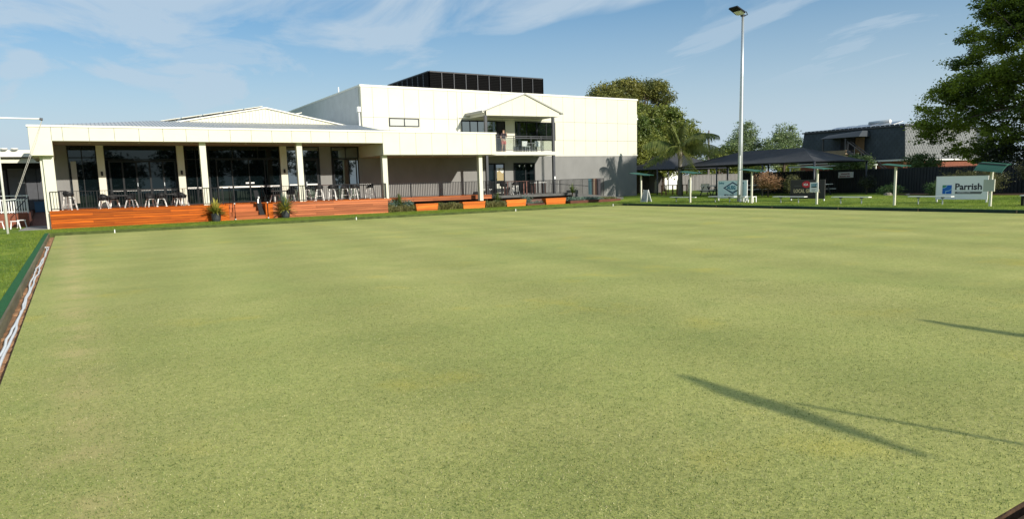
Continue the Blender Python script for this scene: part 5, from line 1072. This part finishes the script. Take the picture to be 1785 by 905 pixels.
t=thing('house','low house with white walls and grey roof behind the back fence','house',(58,66,.3)); MB().box(50,66,64,72,.3,3.0).obj('wall',WHITE,t); MB().prism([(49.4,3.0),(66.6,3.0),(62,4.6),(54,4.6)],'y',63.6,72.4).obj('roof',mat('grey_tiles',(.16,.15,.16),.8,var=.2,vscale=4),t)
MB().box(53,54.4,63.94,63.995,1.2,2.3).obj('window',GLASS,t)
t=thing('house','red brick house with brown tiled roof at the far right beyond the fence','house',(62,16,.3)); MB().box(57,70,8,19,.3,2.8).obj('wall',BRICK,t); MB().prism([(7.4,2.8),(19.6,2.8),(16,4.5),(11,4.5)],'x',56.4,70.6).obj('roof',mat('brown_tiles',(.15,.09,.075),.8,var=.3,vscale=5),t)
MB().box(56.94,56.995,14.5,16,1.2,2.2).obj('window',GLASS,t)
t=thing('power_pole','slender power pole with street lamp arm beyond the palm','power pole',(78,70,.3)); MB().tube((78,70,.3),(78,70,8.4),.16,.11,10).obj('pole',mat('grey_wood',(.20,.17,.17),.8),t); MB().path([(78,70,5.2),(76.5,69.6,6.0),(74.6,69.2,6.15)],.04).obj('lamp_arm',GALV,t); MB().box(74.2,74.8,69.1,69.3,6.08,6.2).obj('lamp_head',GALV,t); MB().box(77.2,78.8,69.9,70.1,7.7,7.85).obj('crossarm',mat('grey_wood',(.20,.17,.17)),t)

# ================================================================== TREES AND SHRUBS
EUC=leafmat('eucalypt_leaf',(.10,.12,.028),(.24,.235,.055),.3,.5); EUC2=leafmat('dense_tree_leaf',(.085,.13,.022),(.23,.255,.045),.3,.45)
BIGL=leafmat('wattle_leaf',(.065,.11,.016),(.27,.34,.04),.5,.5); PALE=leafmat('pale_leaf',(.13,.18,.08),(.25,.32,.14),.35,.5); DKL=leafmat('dark_evergreen_leaf',(.012,.020,.008),(.03,.042,.014),.2,.6)
make_tree('eucalyptus_tree','tall eucalyptus with domed olive crown rising behind the right end of the clubhouse','tree',(57,60,.3),(55.5,60,9.5),.45,
   [(50.6,60,10.7,2.0,2,1.3),(53.6,60.5,11.6,2.4,2.2,1.3),(56.9,60,11.9,2.2,2,1.0),(58.4,59.5,11.0,1.2,1.5,.9),(52.5,60,10.0,2.5,2,1.0,.8),(56.3,60,9.4,1.8,1.5,.8,.6)],.22,EUC,per=3.2,leaves=60,cs=.34,seed=3,nmain=26,flat=.7)
make_tree('dense_tree','broad dense green tree behind the palm and the clubhouse corner','tree',(55,56,.3),(55,56,5),.35,
   [(51,55,6.6,3.0,3,2.6),(54.5,56,6.9,3.0,3,2.3),(57.6,56,5.9,2.4,2.5,2.3),(51.5,55,4.0,3.2,3,2.3),(56,55.5,3.9,2.6,2.5,1.9),(49,54,5.3,2.3,2.5,3.2),(53.5,54,8.3,1.6,1.6,.9)],.24,EUC2,per=2.6,leaves=60,cs=.38,seed=4,nmain=22,droop=.5)
make_tree('dense_tree','shaggy tree with drooping branches hard against the right end of the clubhouse','tree',(46.5,51,.3),(46.8,51,4.6),.25,
   [(46.3,51,6.0,1.6,1.6,2.2),(47.8,50.5,4.4,1.9,1.8,1.8),(45.6,50,3.9,1.2,1.5,1.7)],.2,EUC2,per=4,leaves=55,cs=.3,seed=14,nmain=16,droop=.8)
# palm
pt=thing('palm_tree','feathery palm with grey trunk standing right of the clubhouse','palm',(41.25,39.9,.3))
MB().path([(41.25,39.9,.25),(41.22,39.9,1.2),(41.2,39.9,2.4),(41.2,39.9,3.3)],[.23,.175,.16,.15],12).obj('trunk',PALMB,pt,smooth=True)
MB().path([(41.2,39.9,3.3),(41.2,39.9,3.7),(41.22,39.9,4.2)],[.16,.20,.10],12).obj('crownshaft',PALMG,pt,smooth=True)
mb=MB(); r=np.random.default_rng(8)
for i in range(9): a=i*.7; mb.tube((41.2+.12*math.cos(a),39.9+.12*math.sin(a),3.25),(41.2+.24*math.cos(a),39.9+.24*math.sin(a),3.75),.025,.01,5)
mb.obj('frond_stubs',mat('pink_boot',(.48,.33,.27),.8),pt)
PALML=leafmat('palm_leaf',(.09,.13,.025),(.26,.28,.07),.35,1)
for i in range(23):
    a=i*2.4+r.normal()*.15; el=[1.45,1.25,.95,.7,.45,.25,.05,-.2][i%8]; l=r.uniform(3.0,3.7)*(1 if el>.2 else .85); dx,dy=math.cos(a),math.sin(a)
    rib=[]; 
    for k in range(12):
        s=k/11; hx=l*s*math.cos(el)*(1-.1*s); zz=l*s*math.sin(el)-(.95-.35*(el>1.2))*l*s*s*(.62 if el>.3 else .45); rib.append(Vector((41.2+dx*hx,39.9+dy*hx,4.0+zz)))
    mb=MB(); mb.path(rib,[.028*(1-.8*k/11)+.003 for k in range(12)],5)
    for k in range(2,12):
        for q in range(3):
            kk=min(k+q/3-.3,10.99); p=rib[int(kk)].lerp(rib[min(int(kk)+1,11)],kk-int(kk)); ll=.8*math.sin(math.pi*min(.94,(k/12)*.85+.12))+.12
            for sgn in (-1,1):
                side=Vector((-dy*sgn,dx*sgn,0)); tip=p+side*ll*r.uniform(.5,.75)+Vector((dx,dy,0))*.18+Vector((0,0,-ll*r.uniform(.45,.9))); mid=p.lerp(tip,.5)+Vector((0,0,.07)); w_=Vector((dx,dy,0))*.032
                mb.add([p-w_,p+w_,mid+w_,mid-w_,tip],[(0,1,2,3),(3,2,4)])
    mb.obj('frond',PALML,pt)
for a,el,l in ((-.56,.85,4.6),(-.2,.95,4.2),(2.5,.7,3.8),(-.9,.5,3.8)):
    dx,dy=math.cos(a),math.sin(a); rib=[Vector((41.2+dx*l*(k/11)*math.cos(el),39.9+dy*l*(k/11)*math.cos(el),4.0+l*(k/11)*math.sin(el)-.85*l*(k/11)**2*.62)) for k in range(12)]
    mb=MB(); mb.path(rib,[.03*(1-.8*k/11)+.003 for k in range(12)],5)
    for k in range(2,12):
        for q in range(4):
            kk=min(k+q/4-.3,10.99); p=rib[int(kk)].lerp(rib[min(int(kk)+1,11)],kk-int(kk)); ll=.85*math.sin(math.pi*min(.94,(k/12)*.85+.12))+.15
            for sgn in (-1,1):
                tip=p+Vector((-dy*sgn,dx*sgn,0))*ll*r.uniform(.3,.5)+Vector((dx,dy,0))*.1+Vector((0,0,-ll*r.uniform(.8,1.15))); mid=p.lerp(tip,.5)+Vector((0,0,.07)); w_=Vector((dx,dy,0))*.03
                mb.add([p-w_,p+w_,mid+w_,mid-w_,tip],[(0,1,2,3),(3,2,4)])
    mb.obj('frond',PALML,pt)
# big tree right of frame, its limbs show through gaps
bigE=[(51.4,21.9,12.2,1.7,1.6,.8),(51.5,20.4,11.2,1.8,1.7,.8),(51.6,21.4,13.6,1.7,1.7,.8),(51.2,23.3,10.6,1.2,1.2,.5,.8),(50.5,24.5,5.9,1.5,2.0,1.6,.9),(50.6,22.7,7.1,1.8,2.1,1.4,.9),(50.3,25.5,5.0,1.0,1.0,1.0,.8),(50.3,25.2,3.9,.8,1.1,.35,.5),(50.3,24.6,4.6,.8,.9,.35,.5),(50.6,22.9,7.2,1.9,2.0,1.05),(51.2,20.4,7.9,2.2,2.0,.9),(50.2,22.9,5.0,1.4,1.3,.6,.7),(50.4,23.4,3.2,1.0,1.0,.4,.6),(50.6,21.3,3.9,1.7,1.7,.8),(50.8,20.6,5.6,2,1.8,.9),(50.8,21.9,2.7,1.4,1.5,.6),
   (51.4,24.0,8.9,1.0,1.2,.38),(51.4,22.3,9.6,1.5,1.5,.55),(51.2,20.6,10.3,1.6,1.5,.6),(51.6,22.0,11.6,1.3,1.3,.6),(51.8,20.2,12.6,1.7,1.7,.8),(51.6,18.6,14.2,2.1,2,.9),(51.3,18.3,11.3,2.0,2.0,.8),(51,18.2,8.9,2.4,2.2,1.0),(51,17.6,6.2,2.4,2.4,1.3),(51,17.6,3.6,2.2,2.2,.9),
   (51.3,14.2,11.6,3,3,1.9),(50.8,13.6,7.6,3,3,2),(52,14.8,15.0,3,3,1.6),(51,14.6,4.3,2.4,2.4,1.2),(51,10.5,9,3.4,3,3)]
make_tree('large_tree','large spreading dark green tree with visible limbs at the right edge','tree',(51.5,16.6,.3),(51.8,17.2,7),.42,bigE,.175,BIGL,per=2.5,leaves=72,cs=.27,seed=6,nmain=70,flat=.55,shell=.8)
make_tree('evergreen_shrub','very dark dense evergreen mass over the fence behind the Parrish sign','tree',(50.5,19.5,.3),(50.5,19.5,1.6),.15,[(50.2,20.4,2.2,1.3,1.6,1.2),(50.2,18.0,2.3,1.3,1.7,1.3),(50.2,15.6,2.2,1.3,1.7,1.3),(50.5,13.2,2.2,1.5,1.8,1.3)],.14,DKL,per=6,leaves=46,cs=.26,seed=21,nmain=6)
def bush(name,label,cat,x,y,rx,ry,h,mt,leaf=.08,n=5,per=10,leaves=26,cs=.13,seed=0,z=None,stem=.35,group=None):
    z=zg(x,y) if z is None else z; r=np.random.default_rng(seed); e=[(x+r.uniform(-.45,.45)*rx,y+r.uniform(-.45,.45)*ry,z+stem*h+(1-stem)*h*r.uniform(.35,.6),rx*r.uniform(.5,.7),ry*r.uniform(.5,.7),(1-stem)*h*r.uniform(.4,.5)) for _ in range(n)]
    t=thing(name,label,cat,(x,y,z),group); P,c=clump_points(e,per,leaves,cs,seed,.8,.8); P[:,2]=np.maximum(P[:,2],z+.03)
    limbs((x,y,z),(x,y,z+h*stem+.15),.04,c,8,seed,2).obj('stem',BARK,t); leaf_obj('foliage',P,leaf,mt,t,seed=seed); return t
OR=leafmat('bronze_leaf',(.24,.15,.07),(.55,.32,.18),.3,3); OLV=leafmat('olive_shrub_leaf',(.07,.08,.03),(.16,.16,.06),.3,2); GRN=leafmat('bright_shrub_leaf',(.05,.10,.025),(.14,.20,.06),.3,2); FRN=leafmat('fern_leaf',(.05,.11,.03),(.12,.20,.06),.3,2)
bush('shrub','rounded shrub with pinkish-bronze top right of the floodlight pole','shrub',40.15,30.75,.75,.9,1.6,OR,.09,7,12,seed=31,stem=.3); bush('shrub','olive brown shrub behind the left end of the grocer sign','shrub',40.2,28.9,.55,.6,1.45,OLV,.09,6,10,seed=32,stem=.3)
bush('shrub','small round topped grey shrub against the dark fence between the benches','shrub',45.2,26.8,.6,.65,1.25,DKL,.08,5,12,seed=33,stem=.4); bush('fern','low bright fern clump at the fence foot behind the middle bench','plant',44.2,24.6,.6,.65,.6,FRN,.09,4,12,seed=34,stem=.1)
bush('shrub','olive flowering shrub left of the Parrish sign','shrub',44.4,20.6,.9,1.2,1.35,OLV,.08,6,10,seed=35,stem=.15); bush('shrub','dense green shrub beside the left leg of the Parrish sign','shrub',43.6,18.6,.8,1.0,1.45,OLV,.08,6,10,seed=36,stem=.15)
bush('fern','bright low fern clump right of the lone shelter post','plant',43.4,21.7,.55,.6,.75,FRN,.09,4,12,seed=37,stem=.1); bush('shrub','pale leaved shrub above the fence below the corner of the mansard house','shrub',50.5,26.0,1.0,1.5,2.7,GRN,.12,6,7,seed=38,stem=.5)
bush('shrub','green bushes above the fence below the house porch','shrub',50.5,31.5,1.0,2.2,2.7,GRN,.12,8,6,seed=39,stem=.5)
bush('hedge','clipped olive hedge top showing behind the Parrish sign','hedge',46.5,17.6,.6,1.5,1.9,OLV,.07,7,12,seed=40,stem=.35)
spiky('red_cordyline','red-leaved spiky plant against the fence left of the Parrish sign','plant',(44.8,19.5,.35),70,.85,.05,leafmat('red_leaf',(.16,.05,.03),(.34,.13,.09),.3,2),up=1.1,droop=.4,z0=1.0,seed=41)
spiky('flax','pale grassy clump at the fence foot left of the Parrish sign','plant',(43.9,20.1,.3),60,.6,.03,HG3,up=1.1,droop=.3,z0=.05,seed=42)
for i,(x,y,s,lab) in enumerate([(43.2,24.2,.20,'pale rock on the lawn edge behind the middle bench'),(43.4,20.9,.22,'brown rock at the edge of the garden right of the lone shelter post'),(43.0,22.9,.13,'small rock left of the lone shelter post')]):
    mb=MB(); n=9; r=np.random.default_rng(i); mb.lathe([(s*1.2,0),(s*1.35,s*.35),(s*.9,s*.75),(s*.3,s*.9)],(x,y,.33),9); mb.v=[(a+r.normal()*.03,b_+r.normal()*.03,c_+r.normal()*.02) for a,b_,c_ in mb.v]; tag(mb.obj('rock',mat('rock',(.30,.26,.21),.9,var=.3,vscale=6)),lab,'rock','rocks in the garden by the fence')
MB().box(43.6,47.5,17,25,.2,.362).obj('garden_soil',MULCH,None,'structure')
for x,y,h,lab,sd_,g in [(92,75,10.2,'pale loose crowned tree directly left of the floodlight pole top of the canopy',51,1.0),(96.5,71,9.4,'pale tree between the floodlight pole and the mansard house',52,1.1),(87,76,6.0,'low dark tree at the left of the pale trees over the shade canopy',53,.8),(100,86,7,'distant round tree behind the power pole',54,1.0)]:
    make_tree('distant_tree',lab,'tree',(x,y,.3),(x,y,h*.55),.25,[(x-2*g,y,h*.62,2.2*g,2.2,h*.2),(x+1.5*g,y+1,h*.70,2.4*g,2.2,h*.22),(x,y,h*.86,1.6*g,1.6,h*.17),(x+3.2*g,y,h*.5,1.9*g,2,h*.2),(x-3*g,y+1,h*.45,2.0*g,2,h*.2)],.30,PALE if sd_!=53 else EUC2,per=1.3,leaves=40,cs=.45,seed=sd_,nmain=12)
for i in range(9):
    x=64+i*9+rng.uniform(-2,2); y=98-i*4; h=rng.uniform(4.0,6.0); make_tree('distant_tree',['small tree on the skyline beyond the back fence, nearest the dense tree','low skyline tree right of the palm crown','skyline tree left of the power pole','skyline tree right of the power pole','skyline tree behind the low dark tree','skyline tree behind the pale trees','skyline tree above the left end of the mansard house','skyline tree hidden mostly by the mansard house','skyline tree beyond the right end of the mansard house'][i],'tree',(x,y,.3),(x,y,h*.5),.2,[(x-1.5,y,h*.6,2.5,2,h*.3),(x+1.8,y,h*.55,2.6,2,h*.3),(x,y,h*.8,1.8,2,h*.18)],.35,EUC2,per=.9,leaves=36,cs=.5,seed=60+i,nmain=6,group='trees on the skyline')
# park trees behind the viewer: they show only as reflections in the glass
for i in range(9):
    x=-62+i*14+rng.uniform(-2,2); y=-62-rng.uniform(0,8); h=rng.uniform(9,14); make_tree('park_tree','broad park tree behind the viewer, seen only in the window reflections','tree',(x,y,.1),(x,y,h*.5),.4,[(x-3,y,h*.55,4,3,h*.25),(x+3,y,h*.6,4,3,h*.26),(x,y,h*.78,3,3,h*.2),(x,y,h*.3,5,3,h*.25)],.6,DKL,per=.7,leaves=26,cs=.7,seed=80+i,nmain=5,group='park trees behind the viewer')
